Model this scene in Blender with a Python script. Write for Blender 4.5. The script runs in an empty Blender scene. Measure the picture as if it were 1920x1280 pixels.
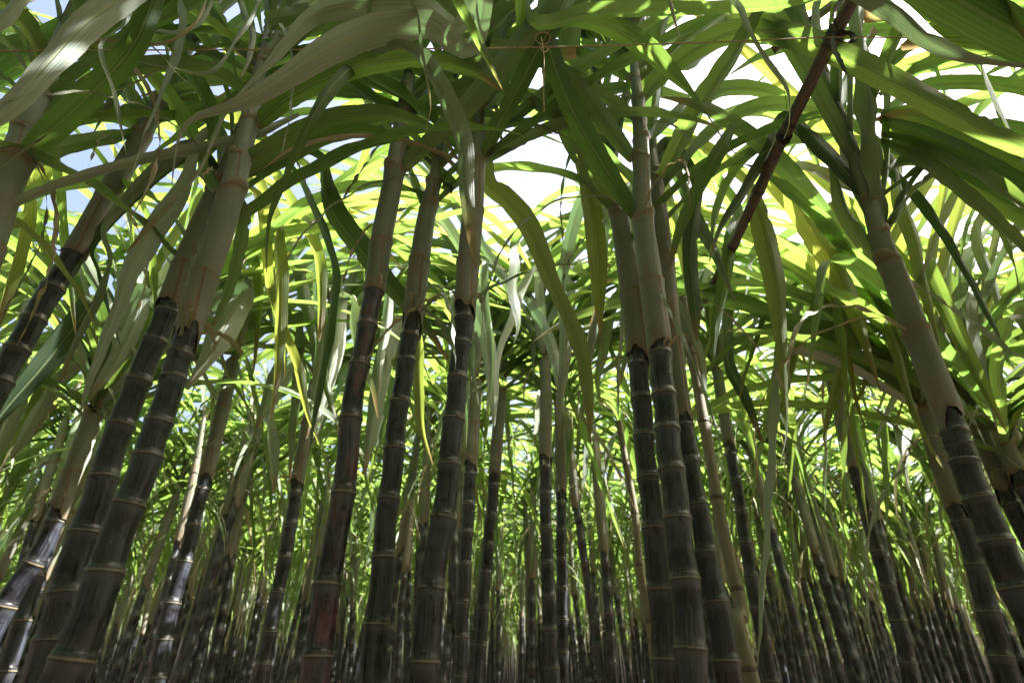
import bpy, math, random
import numpy as np
from math import radians, sin, cos, pi

scene = bpy.context.scene
# ------------------------------------------------------------------ camera
CAM_Z = 1.3
PITCH = radians(30.6)
FPX = 1117.0                       # focal length in pixels of the 1920 px wide photograph
cam_d = bpy.data.cameras.new('camera')
cam_d.sensor_width = 36.0
cam_d.lens = 36.0 * FPX / 1920.0
cam_d.clip_start = 0.02
cam_d.clip_end = 3000
cam_d.dof.use_dof = True
cam_d.dof.focus_distance = 1.25
cam_d.dof.aperture_fstop = 6.3
cam = bpy.data.objects.new('camera', cam_d)
scene.collection.objects.link(cam)
cam.location = (0, 0, CAM_Z)
cam.rotation_euler = (pi / 2 + PITCH, 0, 0)
scene.camera = cam
# ------------------------------------------------------------------ sky, sun, exposure
SUN_DIR = np.array([0.60, -0.03, 0.84]); SUN_DIR /= np.linalg.norm(SUN_DIR)
world = bpy.data.worlds.new('World'); scene.world = world; world.use_nodes = True
wn = world.node_tree; bg = wn.nodes['Background']
sky = wn.nodes.new('ShaderNodeTexSky'); sky.sky_type = 'NISHITA'; sky.sun_disc = False
sky.sun_elevation = math.asin(SUN_DIR[2])
sky.sun_rotation = math.atan2(SUN_DIR[0], SUN_DIR[1])
sky.air_density = 1.0; sky.dust_density = 10.0; sky.ozone_density = 0.6
wn.links.new(sky.outputs[0], bg.inputs[0]); bg.inputs[1].default_value = 0.08
sun_d = bpy.data.lights.new('sun', 'SUN'); sun_d.energy = 5.0; sun_d.angle = radians(0.53)
sun_d.color = (1.0, 0.98, 0.94)
sun = bpy.data.objects.new('sun', sun_d); scene.collection.objects.link(sun)
sun.location = (3, 1, 6)
from mathutils import Vector
sun.rotation_euler = Vector(tuple(SUN_DIR)).to_track_quat('Z', 'Y').to_euler()
scene.view_settings.view_transform = 'Standard'
scene.view_settings.look = 'None'
scene.view_settings.gamma = 1.0
scene.view_settings.exposure = 2.7
scene.cycles.max_bounces = 7; scene.cycles.diffuse_bounces = 3; scene.cycles.glossy_bounces = 2
scene.cycles.transmission_bounces = 2; scene.cycles.transparent_max_bounces = 4
scene.cycles.sample_clamp_indirect = 6.0
scene.cycles.caustics_reflective = False; scene.cycles.caustics_refractive = False

# ------------------------------------------------------------------ helpers
R = random.Random(7)
cP, sP = cos(PITCH), sin(PITCH)
def z_at(py, f):
    q = (640 - py) / FPX
    return CAM_Z + f * (q * cP + sP) / (cP - q * sP)
def depth_at(py, f):
    q = (640 - py) / FPX
    return f / (cP - q * sP)
def pt(px, py, f):                 # the point at distance f (metres north) seen at a pixel of the photograph
    d = depth_at(py, f)
    return np.array([(px - 960) / FPX * d, f, z_at(py, f)])
def unit(v):
    n = np.linalg.norm(v, axis=-1, keepdims=True)
    return v / np.maximum(n, 1e-9)

def grid_mesh(name, V, U, Vv, wrap=False, mats=()):
    """V (n,m,3) grid; U (m or m+1) , Vv (n) or (n,m) uv coordinates"""
    n, m = V.shape[:2]
    idx = np.arange(n * m).reshape(n, m)
    if wrap:
        idx2 = np.concatenate([idx, idx[:, :1]], 1)
    else:
        idx2 = idx
    a = idx2[:-1, :-1]; b = idx2[:-1, 1:]; c = idx2[1:, 1:]; d = idx2[1:, :-1]
    F = np.stack([a, b, c, d], -1).reshape(-1, 4)
    mm = idx2.shape[1]
    UU = np.broadcast_to(np.asarray(U, float)[None, :], (n, mm))
    VV = np.asarray(Vv, float)
    VV = np.broadcast_to(VV[:, None], (n, mm)) if VV.ndim == 1 else VV
    uv = np.stack([UU, VV], -1)
    q = np.stack([uv[:-1, :-1], uv[:-1, 1:], uv[1:, 1:], uv[1:, :-1]], 2).reshape(-1, 2)
    return V.reshape(-1, 3), F, q

class Acc:
    def __init__(s): s.v = []; s.f = []; s.u = []; s.n = 0
    def add(s, g):
        v, f, u = g
        s.v.append(v); s.f.append(f + s.n); s.u.append(u); s.n += len(v); return s
    def mesh(s, name, mat):
        v = np.concatenate(s.v).astype(np.float32); f = np.concatenate(s.f).astype(np.int32); u = np.concatenate(s.u).astype(np.float32)
        me = bpy.data.meshes.new(name)
        me.vertices.add(len(v)); me.vertices.foreach_set('co', v.ravel())
        me.loops.add(f.size); me.loops.foreach_set('vertex_index', f.ravel())
        me.polygons.add(len(f)); me.polygons.foreach_set('loop_start', np.arange(0, f.size, 4, dtype=np.int32))
        me.polygons.foreach_set('use_smooth', np.ones(len(f), bool))
        uvl = me.uv_layers.new(name='UVMap'); uvl.data.foreach_set('uv', u.ravel())
        me.materials.append(mat); me.update(); me.validate()
        return me

def catmull(P, n):
    P = np.asarray(P, float)
    P = np.concatenate([2 * P[:1] - P[1:2], P, 2 * P[-1:] - P[-2:-1]])
    k = len(P) - 3
    out = []
    for t in np.linspace(0, k, n * 4):
        i = min(int(t), k - 1); u = t - i
        p0, p1, p2, p3 = P[i:i + 4]
        out.append(0.5 * (2 * p1 + (p2 - p0) * u + (2 * p0 - 5 * p1 + 4 * p2 - p3) * u * u + (3 * p1 - p0 - 3 * p2 + p3) * u ** 3))
    out = np.array(out)
    s = np.concatenate([[0], np.cumsum(np.linalg.norm(np.diff(out[:, :3], axis=0), axis=1))])
    q = np.linspace(0, s[-1], n)
    return np.stack([np.interp(q, s, out[:, j]) for j in range(out.shape[1])], 1)

def ribbon(C, Wv, width, K, r0=None, seed=0, wave=0.004, fold=0.35, vs=None):
    """leaf blade: centre line C (n,3), width vectors, widths; K verts across; r0 = the radius it clasps at its base"""
    n = len(C)
    T = unit(np.gradient(C, axis=0))
    W = unit(Wv - (Wv * T).sum(1, keepdims=True) * T)
    N = np.cross(T, W)
    N *= np.where((N[:, 2].mean()) < 0, -1, 1)
    s = np.linspace(0, 1, n)
    rr = random.Random(seed)
    ph1, ph2, ph3 = rr.random() * 6, rr.random() * 6, rr.random() * 6
    fr1, fr2 = rr.uniform(14, 24), rr.uniform(14, 24)
    a = np.linspace(-1, 1, K)
    th = fold + (0 if r0 is None else 1) * 2.6 * np.exp(-s / 0.035)
    th = np.minimum(th, 3.0)
    Rr = width / np.maximum(th, 1e-3)
    ang = a[None, :] * (th / 2)[:, None]
    X = Rr[:, None] * np.sin(ang); Z = Rr[:, None] * (1 - np.cos(ang))
    Z -= 0.18 * width[:, None] * (1 - np.abs(a))[None, :] * (fold > 0)    # midrib keel
    er = np.random.RandomState(int(abs(float(seed)) * 1e4) % 2 ** 31)
    jag = 1 + er.normal(0, .02, (n, K)) * (np.abs(a)[None, :] > .9)
    for _ in range(er.randint(0, 4)):
        i0 = er.randint(n // 6, max(n // 6 + 1, n - 2)); jag[i0, 0 if er.rand() < .5 else -1] *= er.uniform(.55, .85)
    X = X * jag
    amp = wave * np.minimum(1, s * 8) * np.minimum(1, (1 - s) * 6)
    Z = Z + amp[:, None] * (np.where(a[None, :] < 0, np.sin(s * fr1 * 2 + ph1)[:, None], np.sin(s * fr2 * 2 + ph2)[:, None]) * np.abs(a)[None, :] ** 2)
    V = C[:, None, :] + W[:, None, :] * X[..., None] + N[:, None, :] * Z[..., None]
    return grid_mesh('', V, (a + 1) / 2, s if vs is None else vs)

def leaf_profile(s, w):
    up = np.interp(s, [0, .03, .12, .35, .6, .8, .93, 1], [.62, .60, .74, 1, .95, .66, .28, .02])
    return w * up

def arc_leaf(base, az, t0, t1, L, w, p=1.3, kink=None, twist=0.0, side=0.0, n=16, K=3, seed=0, r0=.012, wave=.004, fold=.4):
    """a leaf that rises from its collar and arches over; angles from the vertical; kink = (where, angle after)"""
    s = np.linspace(0, 1, n)
    th = t0 + (t1 - t0) * s ** p
    if kink:
        m = 1 / (1 + np.exp(-(s - kink[0]) * 60))
        th = th * (1 - m) + kink[1] * m
    azs = az + side * s ** 1.5
    D = np.stack([np.sin(th) * np.cos(azs), np.sin(th) * np.sin(azs), np.cos(th)], 1)
    C = np.concatenate([[np.zeros(3)], np.cumsum((D[1:] + D[:-1]) / 2 * (L / (n - 1)), 0)]) + base
    H = np.stack([-np.sin(azs), np.cos(azs), np.zeros(n)], 1)
    tw = twist * s ** 1.4
    W = H * np.cos(tw)[:, None] + np.cross(D, H) * np.sin(tw)[:, None]
    return ribbon(C, W, leaf_profile(s, w), K, r0, seed, wave, fold)

def px_leaf(P, roll=0.0, twist=0.0, n=44, K=7, seed=0, clasp=True, wave=.0025, fold=.4, vwin=None, start=None):
    """a leaf given as a 3-D line (px, py, distance, width in px)"""
    vwin = vwin or ((0, 1) if clasp else (.06, 1))
    W4 = []
    if start is not None:
        q0 = pt(*P[0][:3]); w0 = P[0][3] / FPX * depth_at(P[0][1], P[0][2])
        W4 = [[*start, .022], [*((np.array(start) + q0) / 2 + np.array([0, 0, .05])), min(.04, max(w0, .012))]]; vwin = (0, 1)
    for (px, py, f, w) in P:
        q = pt(px, py, f)
        W4.append([q[0], q[1], q[2], w / FPX * depth_at(py, f) * .78])
    Q = catmull(W4, n)
    C = Q[:, :3]; wd = np.maximum(Q[:, 3], .0006)
    T = unit(np.gradient(C, axis=0))
    hint = np.array([0, .42, .9])
    s = np.linspace(0, 1, n)
    W = np.cross(T, hint[None, :])
    for i in range(1, n):
        if W[i].dot(W[i - 1]) < 0: W[i] *= -1
    W = unit(W)
    for _ in range(4):
        W[1:-1] = (W[:-2] + 2 * W[1:-1] + W[2:]) / 4
    W = unit(W)
    a = roll + twist * s
    W = W * np.cos(a)[:, None] + np.cross(T, W) * np.sin(a)[:, None]
    return ribbon(C, W, wd, K, .012 if clasp else None, seed, wave, fold, vs=vwin[0] + (vwin[1] - vwin[0]) * s)

def tube(C, r, sides, vs, us=1.0, rim=None, ell=None):
    C = np.asarray(C, float); n = len(C)
    T = unit(np.gradient(C, axis=0))
    ref = np.array([0, 1.0, 0]) if abs(T[:, 1].mean()) < .8 else np.array([0, 0, 1.0])
    A = unit(np.cross(T, ref)); B = np.cross(T, A)
    an = np.linspace(0, 2 * pi, sides, endpoint=False)
    r = np.asarray(r, float); r = r[:, None] if r.ndim == 1 else r
    V = C[:, None, :] + r[..., None] * (A[:, None, :] * np.cos(an)[None, :, None] + B[:, None, :] * np.sin(an)[None, :, None])
    if rim is not None: V = V + rim
    return grid_mesh('', V, np.linspace(0, us, sides + 1), vs, wrap=True)

# ------------------------------------------------------------------ materials
class NT:
    def __init__(s, name):
        s.m = bpy.data.materials.new(name); s.m.use_nodes = True; s.t = s.m.node_tree; s.t.nodes.clear()
        s.out = s.n('ShaderNodeOutputMaterial')
    def n(s, typ, **kw):
        x = s.t.nodes.new(typ)
        for k, v in kw.items(): setattr(x, k, v)
        return x
    def l(s, a, b): s.t.links.new(a, b)
    def val(s, x, inp):
        if hasattr(x, 'is_output') or isinstance(x, bpy.types.NodeSocket): s.l(x, inp)
        else: inp.default_value = x
    def math(s, op, a, b=0.0, c=0.0, clamp=False):
        x = s.n('ShaderNodeMath', operation=op, use_clamp=clamp)
        s.val(a, x.inputs[0]); s.val(b, x.inputs[1]); s.val(c, x.inputs[2]); return x.outputs[0]
    def mix(s, f, a, b, mode='MIX'):
        x = s.n('ShaderNodeMix', data_type='RGBA', blend_type=mode)
        s.val(f, x.inputs[0])
        for v, i in ((a, 6), (b, 7)):
            if isinstance(v, tuple): v = (*v, 1.0) if len(v) == 3 else v
            s.val(v, x.inputs[i])
        return x.outputs[2]
    def ramp(s, f, stops):
        x = s.n('ShaderNodeMapRange'); x.clamp = True
        s.val(f, x.inputs[0]); x.inputs[1].default_value = stops[0]; x.inputs[2].default_value = stops[1]
        x.inputs[3].default_value = stops[2]; x.inputs[4].default_value = stops[3]; return x.outputs[0]
    def cramp(s, f, stops):
        x = s.n('ShaderNodeValToRGB'); s.l(f, x.inputs[0]); e = x.color_ramp.elements
        while len(e) < len(stops): e.new(0.5)
        for i, (p, c) in enumerate(stops): e[i].position = p; e[i].color = (*c, 1)
        return x.outputs[0]
    def noise(s, vec, scale=5, detail=3, rough=.5, dim='3D'):
        x = s.n('ShaderNodeTexNoise'); x.noise_dimensions = dim
        s.l(vec, x.inputs['Vector']); x.inputs['Scale'].default_value = scale
        x.inputs['Detail'].default_value = detail; x.inputs['Roughness'].default_value = rough
        return x.outputs[0]
    def vec(s, a, b, c=0.0):
        x = s.n('ShaderNodeCombineXYZ'); s.val(a, x.inputs[0]); s.val(b, x.inputs[1]); s.val(c, x.inputs[2]); return x.outputs[0]

def leaf_material(name, top, trans, midrib, brown=.25, tip=(.22, .16, .08), tmix=.5):
    k = NT(name)
    uv = k.n('ShaderNodeUVMap'); sep = k.n('ShaderNodeSeparateXYZ'); k.l(uv.outputs[0], sep.inputs[0])
    u, v = sep.outputs[0], sep.outputs[1]
    geo = k.n('ShaderNodeNewGeometry'); oi = k.n('ShaderNodeObjectInfo')
    rnd = k.math('FRACT', k.math('ADD', geo.outputs['Random Per Island'], k.math('MULTIPLY', oi.outputs['Random'], 7.31)))
    rnd2 = k.math('FRACT', k.math('MULTIPLY', rnd, 17.7))
    # veins running the length of the blade
    vein = k.noise(k.vec(k.math('MULTIPLY', u, 38.0), k.math('MULTIPLY', v, 2.0), k.math('MULTIPLY', rnd, 40)), 1.0, 2, .6)
    vein = k.ramp(vein, (.35, .65, 0, 1))
    broad = k.noise(k.vec(k.math('MULTIPLY', u, 5.0), k.math('MULTIPLY', v, 3.0), k.math('MULTIPLY', rnd, 90)), 1.0, 2, .5)
    wv = k.math('ABSOLUTE', k.math('SINE', k.math('MULTIPLY', u, 34.0)))
    m = k.math('ABSOLUTE', k.math('SUBTRACT', u, .5))
    mid = k.ramp(m, (.030, .050, 1, 0))
    midw = k.ramp(m, (.03, .12, 1, 0))
    blot = k.noise(k.n('ShaderNodeTexCoord').outputs['Object'], 9, 4, .6)
    # diffuse colour
    t2 = tuple(min(1, c * f) for c, f in zip(top, (1.5, 1.25, 1.1)))
    t3 = tuple(c * .62 for c in top)
    col = k.mix(broad, t3, t2)
    col = k.mix(k.math('MULTIPLY', vein, .5), col, tuple(c * 1.5 for c in top))
    yel = k.ramp(rnd2, (.55, 1.0, 0, .55))
    col = k.mix(yel, col, (.14, .15, .035))
    col = k.mix(k.math('MULTIPLY', mid, .9), col, midrib)
    rnd3 = k.math('FRACT', k.math('MULTIPLY', rnd, 53.3))
    pale = k.ramp(rnd3, (.50, .92, 0, .95))  # some blades whitened at random, as if the sun lit them
    col = k.mix(pale, col, k.mix(vein, (.17, .22, .13), (.26, .31, .22)))
    # transmitted colour
    tc = k.mix(rnd, tuple(c * f for c, f in zip(trans, (.62, .82, .8))), tuple(min(1, c * f) for c, f in zip(trans, (1.25, 1.1, .9))))
    tc = k.mix(k.math('MULTIPLY', pale, .5), tc, (.16, .24, .07))
    tc = k.mix(k.math('MULTIPLY', vein, .75), tc, tuple(c * .45 for c in trans))
    tc = k.mix(k.math('MULTIPLY', k.ramp(wv, (.5, .95, 0, 1)), .6), tc, tuple(c * .5 for c in trans))
    tc = k.mix(k.math('MULTIPLY', midw, .75), tc, tuple(c * .35 for c in trans))
    # brown tip, collar, blotches and scorched margins
    tipn = k.math('ADD', v, k.math('MULTIPLY', k.math('SUBTRACT', blot, .5), .22))
    tipm = k.math('MULTIPLY', k.ramp(tipn, (.90, .99, 0, 1)), k.ramp(rnd2, (.2, .6, .2, 1)))
    edge = k.math('MULTIPLY', k.ramp(k.math('ADD', m, k.math('MULTIPLY', blot, .14)), (.53, .58, 0, 1)), k.ramp(rnd, (.6, .9, 0, 1)))
    spot = k.math('MULTIPLY', k.ramp(blot, (.66, .72, 0, 1)), brown)
    col_m = k.math('MAXIMUM', k.math('MAXIMUM', tipm, k.math('MULTIPLY', edge, .8)), spot)
    collar = k.ramp(v, (.006, .020, 1, 0))
    col = k.mix(col_m, col, tip); tc = k.mix(col_m, tc, (.28, .20, .08))
    col = k.mix(collar, col, (.30, .25, .11)); tc = k.mix(collar, tc, (.1, .09, .03))
    col = k.mix(k.ramp(v, (.0, .009, 1, 0)), col, (.12, .05, .025))
    # surface
    bs = k.n('ShaderNodeBsdfPrincipled'); k.l(col, bs.inputs['Base Color'])
    bs.inputs['Roughness'].default_value = .42
    bs.inputs['Specular IOR Level'].default_value = .5
    k.l(k.ramp(blot, (.3, .7, .36, .56)), bs.inputs['Roughness'])
    bm = k.n('ShaderNodeBump'); bm.inputs['Strength'].default_value = .45; bm.inputs['Distance'].default_value = .002
    k.l(k.math('ADD', k.math('MULTIPLY', vein, .7), k.math('ADD', mid, k.math('MULTIPLY', wv, .4))), bm.inputs['Height'])
    k.l(bm.outputs[0], bs.inputs['Normal'])
    tr = k.n('ShaderNodeBsdfTranslucent'); k.l(tc, tr.inputs[0])
    mx = k.n('ShaderNodeMixShader')
    k.l(k.math('MULTIPLY', k.math('SUBTRACT', 1.0, k.math('MULTIPLY', collar, .8)), tmix), mx.inputs[0])
    k.l(bs.outputs[0], mx.inputs[1]); k.l(tr.outputs[0], mx.inputs[2]); k.l(mx.outputs[0], k.out.inputs[0])
    return k.m

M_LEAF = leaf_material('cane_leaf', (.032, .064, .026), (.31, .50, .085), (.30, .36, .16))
M_PALE = leaf_material('sunlit_pale_cane_leaf', (.34, .42, .37), (.14, .23, .09), (.42, .46, .30), brown=.15, tmix=.32)  # sunlit whiteness of waxy blades put into the base colour
M_YEL = leaf_material('sunny_cane_leaf', (.07, .10, .03), (.45, .54, .085), (.36, .40, .14))  # lit copy: yellow of sun shining through put into the colours
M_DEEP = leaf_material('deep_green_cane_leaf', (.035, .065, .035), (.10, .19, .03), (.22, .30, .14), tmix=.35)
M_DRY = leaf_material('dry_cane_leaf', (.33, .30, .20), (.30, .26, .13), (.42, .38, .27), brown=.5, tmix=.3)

def stalk_material(red=0.0):
    k = NT('dark_cane_rind' if not red else 'sunpatched_reddish_rind')
    uv = k.n('ShaderNodeUVMap'); sep = k.n('ShaderNodeSeparateXYZ'); k.l(uv.outputs[0], sep.inputs[0])
    u, v = sep.outputs[0], sep.outputs[1]
    oi = k.n('ShaderNodeObjectInfo'); ob = k.n('ShaderNodeTexCoord').outputs['Object']
    fr = k.math('FRACT', v); cell = k.math('FLOOR', v)
    wn_ = k.n('ShaderNodeTexWhiteNoise'); wn_.noise_dimensions = '2D'
    k.l(k.vec(cell, k.math('MULTIPLY', oi.outputs['Random'], 50)), wn_.inputs['Vector'])
    cr = wn_.outputs[0]
    an = k.math('MULTIPLY', u, 2 * pi)
    circ = k.vec(k.math('COSINE', an), k.math('SINE', an), k.math('MULTIPLY', v, .12))
    streak = k.noise(circ, 9, 4, .65)
    fine = k.noise(circ, 26, 2, .6)
    patch = k.noise(ob, 16, 4, .6); patch2 = k.noise(ob, 55, 3, .6)
    base = k.mix(k.ramp(cr, (.3, .9, 0, 1)), (.005, .005, .0065), (.012, .0065, .0085))
    base = k.mix(k.ramp(k.math('MULTIPLY', patch, streak), (.2, .42, 0, .75)), base, (.045, .018, .025))
    if red: base = k.mix(k.math('MULTIPLY', k.ramp(k.noise(k.vec(k.math('MULTIPLY', k.math('COSINE', an), .6), k.math('MULTIPLY', k.math('SINE', an), .6), k.math('MULTIPLY', v, .8)), 2.2, 3, .5), (.45, .6, 0, 1)), red), base, (.15, .05, .062))  # reddish rind blotches, also standing in for a patch of sun
    bloom = k.math('MULTIPLY', k.ramp(streak, (.36, .62, 0, 1)), k.ramp(patch, (.40, .58, .08, 1)))
    base = k.mix(k.math('MULTIPLY', bloom, .85), base, (.046, .064, .088))
    base = k.mix(k.math('MULTIPLY', k.ramp(fine, (.55, .7, 0, 1)), .3), base, (.11, .11, .10))
    # waxy band below each node, scar, root band and the groove's shadow painted above it
    wax = k.math('MULTIPLY', k.ramp(k.math('ADD', fr, k.math('MULTIPLY', streak, .10)), (.86, .98, 0, 1)), .7)
    base = k.mix(wax, base, (.062, .073, .084))
    wax2 = k.math('MULTIPLY', k.ramp(fr, (.10, .24, 1, 0)), .45)
    base = k.mix(wax2, base, (.045, .047, .05))
    scar = k.math('MAXIMUM', k.ramp(fr, (.012, .020, 1, 0)), k.ramp(fr, (.990, .995, 0, 1)))
    base = k.mix(k.math('MULTIPLY', scar, .85), base, k.mix(patch2, (.09, .06, .035), (.36, .26, .14)))
    groove_shade = k.math('MULTIPLY', k.ramp(fr, (.070, .084, 0, 1)), k.ramp(fr, (.104, .122, 1, 0)))
    base = k.mix(groove_shade, base, (.008, .007, .007))
    base = k.mix(k.math('MULTIPLY', k.ramp(fr, (.955, .97, 0, 1)), k.ramp(fr, (.978, .984, 1, 0))), base, (.02, .017, .015))
    # fungus spots and scratches
    sp = k.math('MULTIPLY', k.ramp(patch2, (.58, .62, 0, 1)), k.ramp(patch, (.48, .56, 0, 1)))
    base = k.mix(sp, base, (.006, .006, .006))
    sc_ = k.math('MULTIPLY', k.ramp(patch2, (.30, .27, 0, 1)), k.ramp(streak, (.55, .6, 0, 1)))
    base = k.mix(k.math('MULTIPLY', sc_, .8), base, (.36, .32, .24))
    bs = k.n('ShaderNodeBsdfPrincipled'); k.l(base, bs.inputs['Base Color'])
    k.l(k.math('ADD', k.ramp(bloom, (0, 1, .24, .55)), k.math('MULTIPLY', wax, .2)), bs.inputs['Roughness'])
    bs.inputs['Specular IOR Level'].default_value = .5
    bm = k.n('ShaderNodeBump'); bm.inputs['Strength'].default_value = .35; bm.inputs['Distance'].default_value = .0015
    k.l(k.math('ADD', streak, k.math('MULTIPLY', patch2, .6)), bm.inputs['Height']); k.l(bm.outputs[0], bs.inputs['Normal'])
    k.l(bs.outputs[0], k.out.inputs[0])
    return k.m
M_STALK = stalk_material(); M_STALK_RED = stalk_material(.6)

def sheath_material():
    k = NT('papery_leaf_sheath')
    uv = k.n('ShaderNodeUVMap'); sep = k.n('ShaderNodeSeparateXYZ'); k.l(uv.outputs[0], sep.inputs[0])
    u, v = sep.outputs[0], sep.outputs[1]           # v: 0 at the lower rim of the oldest sheath, +1 per sheath
    oi = k.n('ShaderNodeObjectInfo'); ob = k.n('ShaderNodeTexCoord').outputs['Object']
    an = k.math('MULTIPLY', u, 2 * pi)
    circ = k.vec(k.math('COSINE', an), k.math('SINE', an), k.math('MULTIPLY', v, .22))
    fib = k.noise(circ, 12, 4, .65); fine = k.noise(circ, 34, 2, .6)
    patch = k.noise(ob, 12, 4, .6)
    base = k.mix(k.ramp(v, (.2, 3.5, 0, 1)), (.170, .172, .148), (.135, .168, .118))
    base = k.mix(k.ramp(k.noise(ob, 7, 3, .5), (.4, .62, 0, .7)), base, (.095, .12, .068))
    base = k.mix(k.ramp(fib, (.42, .72, 0, .7)), base, (.15, .125, .09))
    base = k.mix(k.math('MULTIPLY', k.ramp(patch, (.5, .66, 0, 1)), .5), base, (.22, .225, .20))
    base = k.mix(k.math('MULTIPLY', k.ramp(fine, (.5, .68, 0, 1)), .22), base, (.27, .265, .23))
    base = k.mix(k.math('MULTIPLY', k.ramp(patch, (.55, .72, 0, 1)), k.ramp(v, (1.2, 2.5, .75, .15))), base, (.17, .085, .045))
    low = k.ramp(k.math('ADD', v, k.math('MULTIPLY', k.math('SUBTRACT', patch, .5), .35)), (.02, .17, 1, 0))
    base = k.mix(k.math('MULTIPLY', low, .6), base, (.17, .105, .062))
    fr = k.math('FRACT', v)
    rim = k.math('MULTIPLY', k.ramp(fr, (.93, .985, 0, 1)), .85)
    base = k.mix(rim, base, k.mix(fine, (.09, .045, .025), (.27, .20, .10)))
    seam = k.ramp(k.math('ABSOLUTE', k.math('SUBTRACT', k.math('ADD', k.math('FRACT', k.math('ADD', u, k.math('MULTIPLY', k.math('FLOOR', v), .5))), k.math('MULTIPLY', fr, .05)), .36)), (.006, .022, 1, 0))
    base = k.mix(k.math('MULTIPLY', seam, .75), base, (.15, .07, .035))
    bs = k.n('ShaderNodeBsdfPrincipled'); k.l(base, bs.inputs['Base Color']); bs.inputs['Roughness'].default_value = .5
    bs.inputs['Specular IOR Level'].default_value = .35
    bm = k.n('ShaderNodeBump'); bm.inputs['Strength'].default_value = .5; bm.inputs['Distance'].default_value = .0015
    k.l(k.math('ADD', k.math('ADD', fib, fine), k.math('MULTIPLY', seam, -1.0)), bm.inputs['Height']); k.l(bm.outputs[0], bs.inputs['Normal'])
    k.l(bs.outputs[0], k.out.inputs[0])
    return k.m
M_SHEATH = sheath_material()

def simple(name, c1, c2, scale=20, rough=.7, stretch=(1, 1, 1), bump=.3):
    k = NT(name)
    tc = k.n('ShaderNodeTexCoord'); mp = k.n('ShaderNodeMapping'); mp.inputs['Scale'].default_value = stretch
    k.l(tc.outputs['Object'], mp.inputs[0])
    nz = k.noise(mp.outputs[0], scale, 5, .6)
    bs = k.n('ShaderNodeBsdfPrincipled'); k.l(k.mix(k.ramp(nz, (.35, .65, 0, 1)), c1, c2), bs.inputs['Base Color'])
    bs.inputs['Roughness'].default_value = rough
    bm = k.n('ShaderNodeBump'); bm.inputs['Strength'].default_value = bump; bm.inputs['Distance'].default_value = .003
    k.l(nz, bm.inputs['Height']); k.l(bm.outputs[0], bs.inputs['Normal']); k.l(bs.outputs[0], k.out.inputs[0])
    return k.m
M_SOIL = simple('soil', (.09, .06, .04), (.20, .15, .10), 3, .95, bump=1)
M_TWINE = simple('brown_twine', (.22, .15, .09), (.42, .31, .20), 200, .9)
M_PLASTIC = simple('black_plastic', (.006, .006, .007), (.014, .014, .016), 60, .6)

def pole_material(name, a, b, ring):
    k = NT(name)
    uv = k.n('ShaderNodeUVMap'); sep = k.n('ShaderNodeSeparateXYZ'); k.l(uv.outputs[0], sep.inputs[0])
    u, v = sep.outputs[0], sep.outputs[1]; an = k.math('MULTIPLY', u, 2 * pi)
    fib = k.noise(k.vec(k.math('COSINE', an), k.math('SINE', an), k.math('MULTIPLY', v, .3)), 9, 4, .65)
    pat = k.noise(k.n('ShaderNodeTexCoord').outputs['Object'], 22, 4, .6)
    base = k.mix(k.ramp(fib, (.35, .65, 0, 1)), a, b)
    fr = k.math('FRACT', v)
    rg = k.math('MAXIMUM', k.ramp(fr, (.02, .035, 1, 0)), k.ramp(fr, (.97, .985, 0, 1)))
    base = k.mix(k.math('MULTIPLY', rg, .85), base, ring)
    base = k.mix(k.math('MULTIPLY', k.ramp(pat, (.58, .68, 0, 1)), .7), base, tuple(c * .35 for c in a))
    bs = k.n('ShaderNodeBsdfPrincipled'); k.l(base, bs.inputs['Base Color']); bs.inputs['Roughness'].default_value = .5
    bm = k.n('ShaderNodeBump'); bm.inputs['Strength'].default_value = .4; bm.inputs['Distance'].default_value = .002
    k.l(k.math('ADD', fib, pat), bm.inputs['Height']); k.l(bm.outputs[0], bs.inputs['Normal']); k.l(bs.outputs[0], k.out.inputs[0])
    return k.m
M_BAMBOO = pole_material('weathered_bamboo', (.13, .115, .075), (.23, .20, .135), (.06, .04, .03))
M_REDPOLE = pole_material('reddish_bamboo', (.048, .032, .024), (.13, .092, .066), (.03, .018, .012))

# ------------------------------------------------------------------ object helpers
COL = scene.collection
def link(name, me, parent=None, label=None):
    o = bpy.data.objects.new(name, me); COL.objects.link(o)
    if parent is not None: o.parent = parent
    if label: o['label'] = label
    return o
def thing(name, loc, label, cat, group=None):
    o = bpy.data.objects.new(name, None); COL.objects.link(o); o.location = loc; o.empty_display_size = .05
    o['label'] = label; o['category'] = cat
    if group: o['group'] = group
    return o
def child(name, acc, mat, root, label=None):
    me = acc.mesh(name, mat)
    o = link(name, me, root, label)
    o.matrix_parent_inverse.identity()
    o.location = -Vector(root.location)          # meshes are built in world coordinates
    return o

# ------------------------------------------------------------------ ground
g = 400.0
n = 81
xs = np.sign(np.linspace(-1, 1, n)) * np.abs(np.linspace(-1, 1, n)) ** 3 * g
G = np.zeros((n, n, 3)); G[..., 0] = xs[None, :]; G[..., 1] = xs[:, None]
near = np.exp(-(G[..., 0] ** 2 + G[..., 1] ** 2) / 900)
G[..., 2] = -.06 + near * .03 * (np.sin(G[..., 1] * 5.71) + .3 * np.sin(G[..., 0] * 3.1))
o = link('ground', Acc().add(grid_mesh('', G, xs, xs)).mesh('ground', M_SOIL)); o['kind'] = 'structure'

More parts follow.
